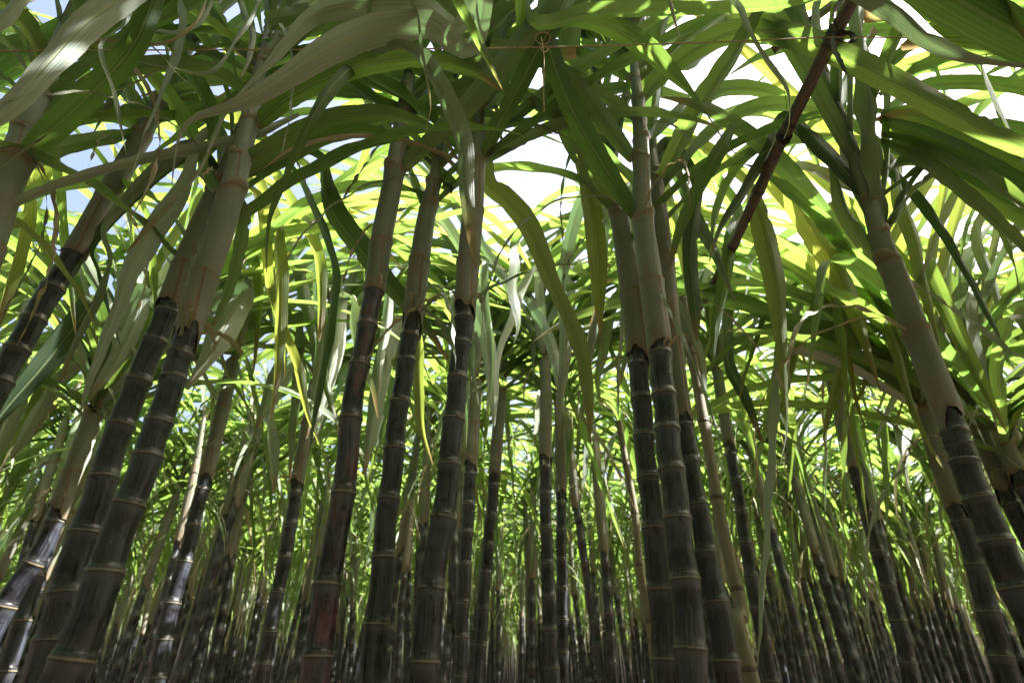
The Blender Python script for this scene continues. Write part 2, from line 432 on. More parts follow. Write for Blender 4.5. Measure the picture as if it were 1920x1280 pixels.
# ------------------------------------------------------------------ cane building blocks
def stalk_grid(zs_nodes, cx, cy, rad, sides=20, per=9):
    """jointed stalk through ascending node heights; cx, cy, rad are functions of z"""
    prof_f = np.array([0, .02, .05, .085, .10, .16, .5, .85, .95, .985])
    prof_r = np.array([1.10, 1.07, 1.055, 1.02, .955, .985, .965, .99, 1.035, 1.09])
    if per < 9:
        keep = [0, 3, 4, 6, 8] if per >= 5 else [0, 4, 7]
        prof_f = prof_f[keep]; prof_r = prof_r[keep]
    Z = []; Rm = []; V = []
    for i in range(len(zs_nodes) - 1):
        a, b = zs_nodes[i], zs_nodes[i + 1]
        Z += list(a + (b - a) * prof_f); Rm += list(prof_r); V += list(i + prof_f)
    Z.append(zs_nodes[-1]); Rm.append(1.08); V.append(len(zs_nodes) - 1.0)
    Z = np.array(Z); Rm = np.array(Rm)
    C = np.stack([cx(Z), cy(Z), Z], 1)
    # slight zigzag from joint to joint
    zz = np.array(V); k = np.floor(zz); t = zz - k
    C[:, 0] += .0016 * np.where(k % 2 == 0, 1, -1) * (1 - np.abs(2 * t - 1)) 
    return tube(C, rad(Z) * Rm, sides, V)

def sheath_grid(acc, z0, collars, cx, cy, rad, sides=20, tongue=0.0, per=8, seed=0, knobs=None):
    """nested sheaths: from z0 up to each collar height, each a little thinner than the last"""
    rr = random.Random(seed)
    lo = z0
    an = np.linspace(0, 2 * pi, sides, endpoint=False)
    for i, hi in enumerate(collars):
        t = np.linspace(0, 1, per)
        if i < 2: t = np.linspace(0, 1, per + 6)
        fac = 1.17 * (1 - .035 * i)
        base = lo - (.006 if i else 0)
        Z = base + (hi - base) * t
        Rr = rad(Z) * fac * (1 + .10 * np.exp(-((1 - t) / .09) ** 2) + (.02 * np.exp(-(t / .05)) if i == 0 else 0))
        C = np.stack([cx(Z), cy(Z), Z], 1)
        rim = np.zeros((len(t), sides, 3))
        side = rr.random() * 6
        if i == 0 and tongue:
            a0 = rr.uniform(3.6, 5.6)
            cc = np.clip((np.cos(an - a0) + .35) / 1.0, 0, 1); dz = -tongue * (cc * cc * (3 - 2 * cc)) + .18 * tongue * np.sin(an * 3 + side) + np.random.RandomState(int(side * 1e3)).normal(0, .0025 + .05 * tongue, sides)
            rim[..., 2] += dz[None, :] * (1 - t)[:, None] ** 2
        rim[..., 2] += (.006 * np.sin(an + side))[None, :] * t[:, None] ** 3
        acc.add(tube(C, Rr, sides, i + t * .999, rim=rim))
        if knobs and i >= knobs[0]:
            sd = (1 if (i + knobs[1]) % 2 else -1)
            tt = np.linspace(-1, 1, 7); Zk = hi + .001 + tt * .008
            Rk = float(rad(hi)) * fac * (1.0 + .15 * (1 - tt ** 2) ** .7) - .0006
            rk = np.zeros((7, sides, 3)); Ck = np.stack([cx(Zk) + sd * .0022 * (1 - tt ** 2), cy(Zk) - .001, Zk], 1)
            Vg, Fg, Ug = tube(Ck, Rk, sides, i + .955 + .04 * (tt + 1) / 2)
            Vg = Vg.copy(); Vg[:, 2] += sd * (Vg[:, 0] - float(cx(hi))) * .55      # the collar rises towards its leaf
            acc.add((Vg, Fg, Ug))
        lo = hi
    return acc

def node_list(z_lo, z_hi, known=(), rr=R, mean=.105):
    zs = sorted(known)
    if not zs: zs = [z_hi]
    z = zs[0]
    while z > z_lo:
        z -= rr.uniform(.85, 1.15) * mean; zs.insert(0, z)
    zs[0] = max(zs[0], z_lo - .05)
    if zs[1] < z_lo: zs = zs[1:]
    z = zs[-1]
    while z_hi - z > .16: z += mean * .9; zs.append(z)
    if z_hi - zs[-1] > .02: zs.append(z_hi)
    return zs

CANES = {}
def hero_cane(key, f, path, blacktop, label, nodes=(), collars=(), flean=0.0, group=None, sides=24, tongue=.05, cat='sugar cane'):
    """path: (px, py, width px) bottom to top, at distance f; nodes, blacktop and collars as pixel rows"""
    P = sorted(path, key=lambda q: -q[1])
    fz = lambda py: f + flean * (640 - py) / 1000.0
    X = []; Yv = []; Z = []; Rd = []
    for (px, py, w) in P:
        ff = fz(py); q = pt(px, py, ff); X.append(q[0]); Yv.append(q[1]); Z.append(q[2]); Rd.append(w / FPX * depth_at(py, ff) / 2)
    X, Yv, Z, Rd = map(np.array, (X, Yv, Z, Rd))
    # carry on down to the ground
    sx = (X[1] - X[0]) / (Z[1] - Z[0]); sy = (Yv[1] - Yv[0]) / (Z[1] - Z[0])
    Z0 = np.array([-.06, Z[0] * .5]); 
    ex = X[0] - sx * .5 * (Z[0] - Z0); ey = Yv[0] - sy * .5 * (Z[0] - Z0)
    X = np.concatenate([ex, X]); Yv = np.concatenate([ey, Yv]); Rd = np.concatenate([[Rd[0], Rd[0]], Rd]); Z = np.concatenate([Z0, Z])
    dens = np.linspace(Z[0], Z[-1], 90)
    def sm(A):
        B = np.interp(dens, Z, A)
        for _ in range(3): B[1:-1] = (B[:-2] + 2 * B[1:-1] + B[2:]) / 4
        return B
    bx, by, br = sm(X), sm(Yv), sm(Rd)
    cx = lambda z: np.interp(z, dens, bx); cy = lambda z: np.interp(z, dens, by); rad = lambda z: np.interp(z, dens, br)
    rr = random.Random(sum(map(ord, key)))
    zb = z_at(blacktop, fz(blacktop))
    ztop_st = zb + .03 + tongue * .6
    zn = node_list(-.05, ztop_st, [z_at(q, fz(q)) for q in nodes if q > blacktop + 4] + [zb - tongue * .55], rr)
    loc = (float(cx(0)), float(cy(0)), 0.0)
    root = thing('sugar_cane', loc, label, cat, group)
    child('stalk', Acc().add(stalk_grid(zn, cx, cy, lambda z: rad(z) * .97, sides)), M_STALK_RED if key == 'reddish' else M_STALK, root)
    zc = [z_at(q, fz(q)) for q in sorted(collars, reverse=True)]
    nreal = len(zc)
    if not zc: zc = [Z[-1]]
    gap = zc[0] - zb
    if gap > .28:
        k_ = 1 if gap < .42 else 2
        zc = [zb + gap * (j + rr.uniform(.7, 1.1)) / (k_ + 1) for j in range(k_)] + zc
    top = Z[-1]
    acc = sheath_grid(Acc(), zb + tongue * .45, zc, cx, cy, lambda z: rad(z) * .93, sides, tongue, seed=rr.random(), knobs=(len(zc) - nreal, len(key)))
    child('leaf_sheath', acc, M_SHEATH, root)
    for i in range(rr.choice((2, 3, 4)) if tongue > .01 else 1):
        a = rr.uniform(0, 6.28); z = zb + rr.uniform(-.5, 1.2) * tongue
        b0 = np.array([float(cx(z)) + float(rad(z)) * 1.05 * cos(a), float(cy(z)) + float(rad(z)) * 1.05 * sin(a), z])
        child('sheath_scrap', Acc().add(arc_leaf(b0, a, radians(rr.uniform(0, 60)), radians(rr.uniform(130, 200)), rr.uniform(.03, .11), rr.uniform(.006, .014), p=rr.uniform(.4, 1), twist=rr.uniform(-2, 2), n=14, K=4, seed=rr.random(), r0=None, fold=1.2)), M_DRY, root)
    CANES[key] = dict(root=root, cx=cx, cy=cy, rad=rad, f=f, zc=zc, rr=rr, fz=fz)
    return root

def add_px_leaf(key, P, mat=None, label=None, **kw):
    c = CANES[key]
    kw.setdefault('seed', c['rr'].random())
    kw.setdefault('roll', c['rr'].uniform(-.25, .25))
    if key.startswith('near') and P is not None:
        zz_ = max(c['zc']) - .1; kw['start'] = (float(c['cx'](zz_)), float(c['cy'](zz_)), zz_); kw['n'] = kw.get('n', 44) + 14
    return child('leaf', Acc().add(px_leaf(P, **kw)), mat or M_LEAF, c['root'], label)

def add_arc_leaf(key, z, az, t0, t1, L, w, mat=None, **kw):
    c = CANES[key]; r = float(c['rad'](z))
    base = np.array([float(c['cx'](z)) + r * .6 * cos(az), float(c['cy'](z)) + r * .6 * sin(az), z])
    kw.setdefault('n', 30); kw.setdefault('K', 5); kw.setdefault('seed', c['rr'].random())
    return child('leaf', Acc().add(arc_leaf(base, az, t0, t1, L, w, **kw)), mat or M_LEAF, c['root'])

def rand_leaf_params(rr, i, nl):
    """i = 0 lowest leaf .. nl-1 top"""
    h = i / max(1, nl - 1)
    t0 = radians(rr.uniform(38, 58)) * (1 - h) + radians(rr.uniform(8, 20)) * h
    t1 = radians(rr.uniform(140, 178)) * (1 - h) + radians(rr.uniform(95, 150)) * h
    L = rr.uniform(.95, 1.45) * (1 - .15 * abs(h - .5))
    kink = None
    if rr.random() < .45: kink = (rr.uniform(.3, .62), radians(rr.uniform(155, 179)))
    return dict(t0=t0, t1=t1, L=L, w=rr.uniform(.038, .056), p=rr.uniform(.9, 1.7), kink=kink,
                twist=rr.uniform(-1.3, 1.3), side=rr.uniform(-.5, .5), wave=rr.uniform(.002, .006), fold=rr.uniform(.2, .7))

# ------------------------------------------------------------------ front row of canes
C1 = dict(collars=(300, 235, 170), )
hero_cane('far_left', .85, [(-150, 800, 66), (-60, 560, 60), (8, 350, 55), (45, 260, 48), (80, 170, 38), (110, 80, 30)], 640,
          'thick cane with a pale sheath cut by the left edge', collars=(305, 250, 190, 120))
hero_cane('left_dark', 1.05, [(-80, 860, 50), (0, 715, 46), (62, 600, 43), (105, 530, 41), (150, 460, 38), (200, 370, 37), (262, 262, 33), (300, 190, 26)], 478,
          'strongly leaning cane near the left edge, plain brown sheath above dark joints', nodes=(715, 655, 600, 540), collars=(255, 225, 195), tongue=.0)
hero_cane('pair_left', .98, [(80, 1280, 74), (125, 1112, 66), (160, 998, 58), (195, 895, 52), (225, 797, 48), (260, 715, 45), (315, 580, 42), (350, 490, 42), (392, 390, 38), (415, 340, 28)], 578,
          'left and darker cane of the crossing pair at left, sheath passing behind its neighbour', nodes=(1200, 1112, 998, 895, 797, 715, 640), collars=(365, 345), tongue=.02)
hero_cane('pair_right', .90, [(112, 1290, 84), (140, 1235, 76), (197, 1072, 66), (240, 945, 57), (280, 855, 52), (297, 792, 50), (325, 710, 47), (352, 620, 44), (380, 530, 46), (412, 440, 46), (440, 340, 42), (462, 250, 36), (478, 180, 28), (492, 110, 22), (506, 50, 18)], 640,
          'right cane of the crossing pair at left, with torn dry sheath end', nodes=(1235, 1072, 945, 855, 792, 710), collars=(360, 298, 232, 180, 118, 75), tongue=.05)
hero_cane('reddish', 1.0, [(590, 1290, 58), (600, 1180, 54), (612, 1095, 51), (634, 1000, 47), (645, 925, 45), (656, 785, 42), (674, 685, 39), (690, 600, 37), (703, 545, 36), (714, 450, 38), (735, 350, 36), (752, 250, 33), (764, 170, 28), (771, 115, 20)], 548,
          'cane with a sunlit reddish joint low down and a smooth grey sheath', nodes=(1230, 1095, 925, 785, 685, 610), collars=(318, 218, 168, 120), tongue=.0)
hero_cane('middle', 1.04, [(700, 1290, 54), (705, 1170, 49), (720, 1045, 44), (728, 935, 42), (740, 842, 40), (748, 755, 38), (762, 677, 36), (773, 600, 34), (784, 510, 37), (798, 410, 33), (814, 345, 27), (824, 290, 20)], 612,
          'evenly black cane standing between the reddish cane and the bent one', nodes=(1170, 1045, 935, 842, 755, 677), collars=(390, 345, 300), tongue=.045)
hero_cane('bent', 1.0, [(795, 1290, 56), (797, 1240, 54), (807, 1102, 50), (832, 970, 46), (842, 872, 44), (851, 787, 41), (857, 710, 39), (867, 645, 36), (872, 570, 37), (879, 480, 40), (888, 380, 38), (894, 310, 33), (897, 240, 26), (900, 200, 20)], 585,
          'slightly bent black cane with a bud near its foot, under the silvery hanging leaf', nodes=(1240, 1102, 970, 872, 787, 710, 645), collars=(305, 250, 210), tongue=.03)
hero_cane('trio_left', 1.14, [(1250, 1290, 48), (1245, 1235, 47), (1237, 1105, 46), (1225, 990, 42), (1215, 895, 41), (1207, 817, 39), (1202, 747, 38), (1197, 680, 37), (1189, 600, 38), (1177, 500, 39), (1164, 420, 34), (1152, 360, 24)], 672,
          'left cane of the tight trio right of centre, with leafy dark green top', nodes=(1235, 1105, 990, 895, 817, 747), collars=(405, 370), tongue=.03)
hero_cane('trio_front', 1.0, [(1300, 1290, 64), (1295, 1215, 60), (1285, 1085, 55), (1269, 972, 52), (1260, 880, 50), (1250, 805, 47), (1245, 740, 46), (1238, 660, 43), (1230, 590, 42), (1216, 490, 40), (1203, 400, 36), (1203, 300, 32), (1199, 220, 28), (1192, 150, 22), (1186, 95, 17)], 655,
          'front cane of the tight trio, joints blotched black, collars stepping up its pale top', nodes=(1215, 1085, 972, 880, 805, 740), collars=(408, 300, 262, 222, 192, 150, 105), tongue=.02)
hero_cane('trio_right', 1.12, [(1372, 1290, 52), (1360, 1238, 50), (1345, 1128, 46), (1322, 1035, 41), (1309, 945, 38), (1294, 865, 34), (1282, 792, 32), (1268, 700, 32), (1258, 620, 35), (1247, 520, 38), (1238, 440, 38), (1227, 345, 35), (1220, 300, 20)], 788,
          'right cane of the tight trio, leaning behind the front one with a long brown sheath', nodes=(1238, 1128, 1035, 945, 865), collars=(340, 325), tongue=.02)
hero_cane('right_big', .95, [(2010, 1290, 72), (1955, 1200, 66), (1905, 1100, 62), (1868, 1015, 58), (1833, 935, 54), (1807, 865, 50), (1790, 810, 47), (1765, 740, 46), (1712, 610, 44), (1680, 520, 41), (1662, 480, 38), (1640, 420, 32), (1625, 340, 26)], 800,
          'big cane leaning across the right side, tan torn sheath end and bluish black joints', nodes=(1100, 1015, 935, 865, 812), collars=(492, 440, 380), tongue=.06)

print('heroes', len(CANES))
DARKW = .9
# leaves of the front row, each from its collar outwards: (px, py, distance, width px)
A = add_px_leaf
# far left cane
A('far_left', [(40, 300, .85, 40), (90, 250, .82, 58), (150, 195, .78, 62), (210, 135, .74, 58), (260, 70, .7, 50), (300, -30, .66, 40)])
A('far_left', [(55, 240, .85, 36), (110, 170, .9, 52), (180, 110, .95, 54), (270, 70, 1.0, 46), (380, 70, 1.05, 30), (470, 110, 1.1, 8)])
A('far_left', [(5, 345, .86, 30), (-20, 400, .8, 44), (-35, 480, .78, 40), (-40, 600, .8, 30)])
A('far_left', [(90, 130, .85, 30), (60, 60, .8, 50), (10, 0, .75, 60), (-50, -60, .7, 50)])
A('far_left', [(80, 180, .85, 30), (150, 205, .95, 45), (230, 205, 1.05, 50), (330, 195, 1.15, 45), (420, 215, 1.25, 25), (480, 260, 1.3, 4)])
# left dark cane
A('left_dark', [(268, 245, 1.05, 34), (220, 215, 1.05, 45), (150, 215, 1.0, 50), (70, 240, .98, 42), (0, 290, .95, 30), (-60, 360, .95, 8)])
A('left_dark', [(285, 215, 1.05, 32), (330, 160, 1.05, 42), (380, 120, 1.05, 42), (450, 120, 1.1, 35), (520, 160, 1.15, 20)])
A('left_dark', [(262, 250, 1.05, 30), (200, 260, 1.0, 42), (120, 275, .95, 46), (50, 310, .92, 40), (10, 380, .9, 32), (-10, 470, .9, 10)])
A('left_dark', [(275, 235, 1.05, 30), (230, 150, 1.0, 45), (160, 100, .95, 50), (60, 80, .9, 45), (-40, 100, .9, 30)])
A('left_dark', [(560, 215, .95, 10), (480, 252, .92, 22), (400, 272, .9, 27), (260, 300, .88, 26), (110, 345, .86, 22), (0, 392, .85, 16), (-60, 425, .85, 6)], mat=M_PALE, clasp=False)
# crossing pair
A('pair_left', [(418, 345, .98, 34), (385, 295, .98, 44), (350, 235, .98, 46), (310, 170, .95, 44), (250, 110, .92, 38), (170, 80, .9, 20)])
A('pair_left', [(415, 350, .98, 30), (430, 300, 1.05, 42), (410, 230, 1.1, 46), (360, 150, 1.1, 44), (310, 60, 1.1, 40), (280, -20, 1.1, 30)])
A('pair_right', [(405, 362, .9, 30), (380, 310, .9, 40), (400, 250, .92, 46), (380, 170, .92, 46), (330, 90, .92, 42), (300, 10, .9, 36)])
A('pair_right', [(462, 300, .9, 36), (510, 275, .9, 46), (580, 238, .88, 48), (650, 215, .88, 44), (740, 215, .9, 36), (820, 250, .95, 20), (860, 300, 1.0, 4)])
A('pair_right', [(448, 330, .92, 30), (520, 300, .95, 40), (590, 262, .98, 42), (680, 245, 1.0, 36), (740, 262, 1.0, 22), (790, 300, 1.0, 4)])
A('pair_right', [(480, 235, .9, 36), (530, 190, .88, 50), (600, 150, .86, 56), (690, 120, .84, 52), (790, 110, .82, 44), (880, 130, .82, 24), (940, 170, .85, 6)])
A('pair_right', [(466, 178, .9, 30), (430, 150, .9, 42), (380, 130, .88, 46), (300, 120, .86, 44), (200, 140, .85, 36), (110, 190, .85, 20), (60, 250, .85, 4)])
A('pair_right', [(495, 118, .9, 28), (530, 70, .88, 40), (570, 20, .86, 44), (640, -50, .82, 40)], mat=M_PALE)
A('pair_right', [(486, 125, .9, 26), (450, 90, .92, 34), (420, 50, .94, 36), (400, 0, .95, 30), (390, -50, .95, 30)])
A('pair_right', [(500, 72, .9, 24), (505, 30, .9, 34), (500, -30, .9, 40)], mat=M_PALE)
A('pair_right', [(440, 355, .92, 20), (455, 400, .95, 36), (450, 460, .98, 34), (430, 540, 1.0, 26), (400, 610, 1.0, 10)])
# reddish cane
A('reddish', [(748, 322, 1.0, 30), (800, 270, .96, 40), (870, 205, .92, 50), (930, 135, .88, 54), (1000, 50, .82, 50), (1050, -30, .78, 46)])
A('reddish', [(770, 212, 1.0, 24), (820, 182, .98, 36), (890, 155, .95, 42), (980, 120, .92, 40), (1080, 100, .9, 26)])
A('reddish', [(748, 172, 1.0, 18), (715, 155, 1.0, 24), (680, 142, .98, 34), (600, 130, .96, 44), (500, 150, .95, 40), (420, 200, .95, 20)])
A('reddish', [(738, 270, 1.0, 16), (722, 235, 1.02, 22), (700, 205, 1.05, 30), (660, 150, 1.1, 36), (600, 120, 1.15, 34)])
A('reddish', [(775, 118, 1.0, 22), (800, 60, .95, 40), (850, 10, .9, 50), (920, -50, .85, 50)])
A('reddish', [(765, 122, 1.0, 22), (730, 80, .96, 40), (680, 50, .92, 56), (600, 30, .88, 60), (500, 40, .84, 40)])
A('reddish', [(770, 130, 1.0, 22), (700, 108, .88, 32), (650, 135, .84, 34), (605, 190, .82, 30), (570, 255, .82, 24), (540, 320, .82, 18), (512, 390, .82, 14), (500, 450, .82, 10), (499, 512, .82, 3)], roll=.1, label='olive leaf hanging in a long thin curve')
# middle cane
A('middle', [(796, 392, 1.04, 20), (778, 345, 1.05, 26), (760, 300, 1.08, 30), (730, 250, 1.1, 34), (680, 210, 1.12, 30), (600, 220, 1.15, 12)])
A('middle', [(828, 345, 1.04, 22), (850, 350, 1.02, 30), (800, 300, 1.06, 36), (745, 262, 1.1, 34), (690, 245, 1.14, 26), (640, 260, 1.2, 8)])
A('middle', [(826, 300, 1.04, 20), (850, 240, 1.04, 34), (880, 180, 1.0, 42), (940, 120, .98, 44), (1010, 100, .95, 30)])
# bent cane
A('bent', [(902, 302, 1.0, 26), (935, 232, .95, 38), (968, 172, .9, 44), (1005, 100, .86, 46), (1045, 30, .82, 46), (1080, -40, .8, 40)])
A('bent', [(898, 250, 1.0, 24), (860, 180, 1.0, 40), (800, 130, .98, 46), (720, 105, .95, 44), (630, 120, .92, 36), (560, 170, .9, 14)])
A('bent', [(902, 212, 1.0, 22), (950, 180, 1.05, 36), (1020, 190, 1.1, 40), (1060, 230, 1.15, 32), (1090, 290, 1.2, 20), (1100, 350, 1.2, 5)])
A('bent', [(896, 215, 1.0, 24), (900, 130, .95, 44), (880, 60, .9, 50), (830, 0, .86, 54), (770, -60, .84, 50)])
A('bent', [(905, 295, 1.0, 20), (950, 282, 1.02, 14), (1000, 258, 1.05, 12), (1035, 243, 1.05, 9), (1075, 250, 1.08, 4)], clasp=False)
# trio
A('trio_left', [(1160, 402, 1.14, 30), (1120, 345, 1.1, 48), (1085, 285, 1.06, 54), (1055, 215, 1.0, 54), (1035, 140, .95, 50), (1010, 60, .9, 44)])
A('trio_left', [(1155, 372, 1.14, 26), (1120, 300, 1.12, 44), (1085, 220, 1.06, 50), (1070, 130, 1.0, 46), (1075, 40, .95, 40)])
A('trio_left', [(1152, 395, 1.16, 26), (1130, 330, 1.18, 40), (1080, 255, 1.2, 46), (1020, 210, 1.2, 44), (940, 190, 1.2, 36), (870, 210, 1.2, 14)])
A('trio_front', [(1192, 408, 1.0, 30), (1160, 355, .98, 42), (1120, 290, .95, 50), (1080, 220, .92, 52), (1045, 140, .88, 48), (1020, 50, .84, 44)])
A('trio_front', [(1188, 300, 1.0, 28), (1150, 250, .98, 40), (1105, 190, .95, 46), (1060, 140, .92, 44), (990, 95, .9, 36), (920, 80, .9, 20)])
A('trio_front', [(1190, 222, 1.0, 24), (1150, 190, .98, 34), (1095, 160, .96, 40), (1045, 115, .94, 36), (980, 70, .92, 26)])
A('trio_front', [(1180, 148, 1.0, 20), (1130, 118, 1.0, 32), (1070, 100, .98, 34), (1000, 100, .96, 26), (930, 130, .96, 10)])
A('trio_front', [(1186, 105, 1.0, 18), (1150, 75, 1.05, 30), (1100, 55, 1.1, 34), (1040, 60, 1.1, 30), (980, 90, 1.1, 12)])
A('trio_front', [(1215, 262, 1.0, 28), (1250, 228, 1.02, 38), (1305, 190, 1.06, 42), (1370, 165, 1.1, 40), (1450, 175, 1.15, 32), (1520, 220, 1.2, 14)])
A('trio_front', [(1203, 190, 1.0, 24), (1235, 150, .98, 34), (1290, 100, .94, 48), (1370, 62, .9, 56), (1460, 62, .86, 58), (1560, 95, .82, 60), (1680, 155, .78, 60), (1790, 215, .75, 54), (1900, 268, .72, 44), (2040, 330, .7, 20)], roll=-.15, n=70, label='very long dark green leaf sweeping to the right edge')
A('trio_front', [(1196, 125, 1.0, 20), (1235, 105, 1.02, 32), (1290, 120, 1.08, 34), (1330, 90, 1.1, 30), (1400, 60, 1.1, 20)])
A('trio_front', [(1190, 100, 1.0, 18), (1215, 60, 1.05, 26), (1250, 20, 1.1, 28), (1300, -40, 1.1, 26)])
A('trio_front', [(1185, 98, 1.0, 16), (1190, 40, 1.02, 24), (1200, -20, 1.04, 28)])
A('trio_right', [(1240, 340, 1.12, 34), (1265, 285, 1.05, 50), (1300, 215, .98, 60), (1345, 145, .92, 56), (1390, 75, .86, 44), (1430, 10, .82, 34), (1460, -50, .8, 30)], mat=M_LEAF, roll=.3, label='broad grey green leaf rising from the trio to the top')
A('trio_right', [(1236, 360, 1.12, 26), (1275, 310, 1.12, 38), (1330, 250, 1.12, 42), (1400, 205, 1.1, 42), (1490, 195, 1.08, 42), (1570, 215, 1.05, 34), (1650, 268, 1.02, 16), (1720, 308, 1.0, 7), (1765, 316, 1.0, 2)], roll=.35, n=60)
A('trio_right', [(1240, 330, 1.14, 26), (1290, 290, 1.2, 36), (1340, 230, 1.25, 38), (1420, 205, 1.3, 34), (1500, 240, 1.35, 24), (1540, 330, 1.4, 10)])
A('trio_right', [(1375, 235, 1.0, 20), (1345, 290, 1.0, 36), (1310, 350, 1.02, 32), (1278, 420, 1.05, 26), (1255, 500, 1.08, 6)], clasp=False, roll=.6)
# right big cane
A('right_big', [(1668, 488, .95, 40), (1652, 420, .95, 54), (1640, 330, .93, 60), (1628, 230, .9, 62), (1615, 120, .86, 58), (1600, 10, .82, 54), (1590, -60, .8, 50)], roll=.2, wave=.007, label='upright green leaf with a rippled edge')
A('right_big', [(1640, 420, .96, 30), (1660, 320, .98, 42), (1662, 210, .98, 44), (1672, 110, .98, 40), (1690, 20, .98, 34)])
A('right_big', [(1660, 500, .97, 24), (1615, 450, .97, 38), (1580, 390, .98, 46), (1560, 320, 1.0, 44), (1530, 265, 1.05, 38), (1470, 255, 1.1, 34), (1400, 290, 1.15, 30), (1350, 370, 1.2, 24), (1330, 470, 1.2, 8)], n=56)
A('right_big', [(1640, 430, .95, 26), (1600, 340, .98, 40), (1580, 250, 1.0, 44), (1590, 150, 1.0, 40), (1640, 60, 1.0, 34)])
A('right_big', [(1650, 440, .95, 26), (1690, 380, 1.0, 30), (1660, 230, 1.05, 44), (1730, 165, 1.05, 40), (1830, 155, 1.05, 38), (1930, 170, 1.05, 30), (2020, 220, 1.05, 10)])

# the young tops of the front row, above the traced collars, drawn extra tall to shade the row
for key in list(CANES):
    c = CANES[key]; rr = c['rr']; zt = max(c['zc']); 
    for i in range(2 if key.startswith('trio') else 3 if key == 'right_big' else 6):
        z = zt - rr.uniform(-.02, .22); a = (i % 2) * (0 if key == 'right_big' else pi) + rr.uniform(-.45, .6) * (1 if i % 2 == 0 else -1)
        q = rand_leaf_params(rr, 2, 8); q.update(t0=radians(rr.uniform(28, 50)), t1=radians(rr.uniform(95, 150)), L=rr.uniform(.7, 1.1), w=rr.uniform(.034, .046), kink=None, twist=rr.uniform(-.6, .6))
        add_arc_leaf(key, z, a, **q)

    n_up = 20
    r = float(c['rad'](zt)); h = max(.045 * n_up, 3.45 - zt)
    zz = np.linspace(zt - .03, zt + h + .1, 9)
    sx = float(c['cx'](zt) - c['cx'](zt - .3)) / .3
    xs_ = float(c['cx'](zt)) + (zz - zt) * sx * .8; ys_ = np.full(9, float(c['cy'](zt)))
    child('growing_tip', Acc().add(tube(np.stack([xs_, ys_, zz], 1), np.linspace(r * .98, r * .35, 9), 12, 3 + np.linspace(0, .9, 9))), M_SHEATH, c['root'])
    a0 = rr.uniform(-.6, .6)
    for i in range(n_up):
        z = zt + .03 + h * i / n_up
        q = rand_leaf_params(rr, i + 3, n_up + 3); q.update(t0=radians(rr.uniform(4, 18)), t1=radians(rr.uniform(75, 115)), L=rr.uniform(1.0, 1.5), w=rr.uniform(.042, .056), kink=None)
        a = -pi / 2 + (-1) ** i * rr.uniform(.2, 1.65)
        base = np.array([float(np.interp(z, zz, xs_)), float(ys_[0]), z])
        child('leaf', Acc().add(arc_leaf(base, a, n=26, K=5, seed=rr.random(), **q)), M_LEAF, c['root'])

for P in ([(1655, 250, .97, 14), (1720, 262, .93, 34), (1800, 300, .88, 42), (1880, 352, .84, 40), (1990, 430, .8, 26)],
          [(1652, 262, .97, 14), (1715, 290, .94, 32), (1790, 345, .9, 38), (1860, 405, .87, 36), (1960, 500, .84, 20)],
          [(1650, 215, .97, 14), (1725, 205, .95, 32), (1810, 225, .9, 38), (1900, 275, .86, 34), (2000, 340, .84, 16)],
          [(1648, 180, .97, 14), (1720, 130, .95, 34), (1800, 95, .9, 40), (1890, 90, .86, 38), (2000, 120, .84, 20)],
          [(1645, 150, .97, 14), (1700, 90, .94, 34), (1780, 40, .9, 40), (1870, 20, .86, 40), (1980, 40, .84, 20)],
          [(1650, 330, .97, 14), (1700, 300, 1.0, 30), (1770, 310, 1.02, 34), (1840, 370, 1.04, 30), (1890, 460, 1.05, 18), (1915, 560, 1.05, 4)]):
    A('right_big', P)

# canes whose stalks stand outside the frame but whose leaves reach into it
def plain_cane(key, x, y, label, group=None, lean=(0, 0), rr=None, top=2.75, nleaf=10, leaves=True, az0=None, r=.019):
    rr = rr or random.Random(sum(map(ord, key)) + 3)
    zb = rr.uniform(1.85, 2.05)
    sb = (rr.uniform(-.03, .03), rr.uniform(-.03, .03))
    cx = lambda z: x + lean[0] * np.asarray(z) + sb[0] * np.sin(np.asarray(z) * 1.7)
    cy = lambda z: y + lean[1] * np.asarray(z) + sb[1] * np.sin(np.asarray(z) * 1.4)
    rad = lambda z: r * np.interp(z, [0, 1.9, 2.3, 2.5, 2.9], [1.1, .92, .95, .8, .4])
    zc = [2.42 + i * .052 + rr.uniform(-.008, .008) for i in range(nleaf)]
    root = thing('sugar_cane', (x, y, 0), label, 'sugar cane', group)
    child('stalk', Acc().add(stalk_grid(node_list(-.05, zb + .03, (), rr), cx, cy, rad, 14, 5)), M_STALK, root)
    child('leaf_sheath', sheath_grid(Acc(), zb, zc, cx, cy, rad, 14, .04, 5, seed=rr.random()), M_SHEATH, root)
    CANES[key] = dict(root=root, cx=cx, cy=cy, rad=rad, f=y, zc=zc, rr=rr)
    az = rr.random() * 6.28 if az0 is None else az0
    if leaves:
        for i in range(nleaf):
            q = rand_leaf_params(rr, i, nleaf)
            add_arc_leaf(key, zc[i], az + i * pi + rr.uniform(-.6, .6), mat=M_PALE if rr.random() < .12 else M_LEAF, n=24, **q)
    return root

plain_cane('near_left', -.88, .42, 'cane just outside the left edge whose pale leaves cross the top left corner', top=2.7, nleaf=8)
plain_cane('near_top', .02, -.30, 'cane behind the viewpoint whose leaves droop in from the top edge near the middle', nleaf=8)
plain_cane('near_right', 1.05, .38, 'cane just outside the right edge whose wide leaves fill the top right corner', nleaf=8)

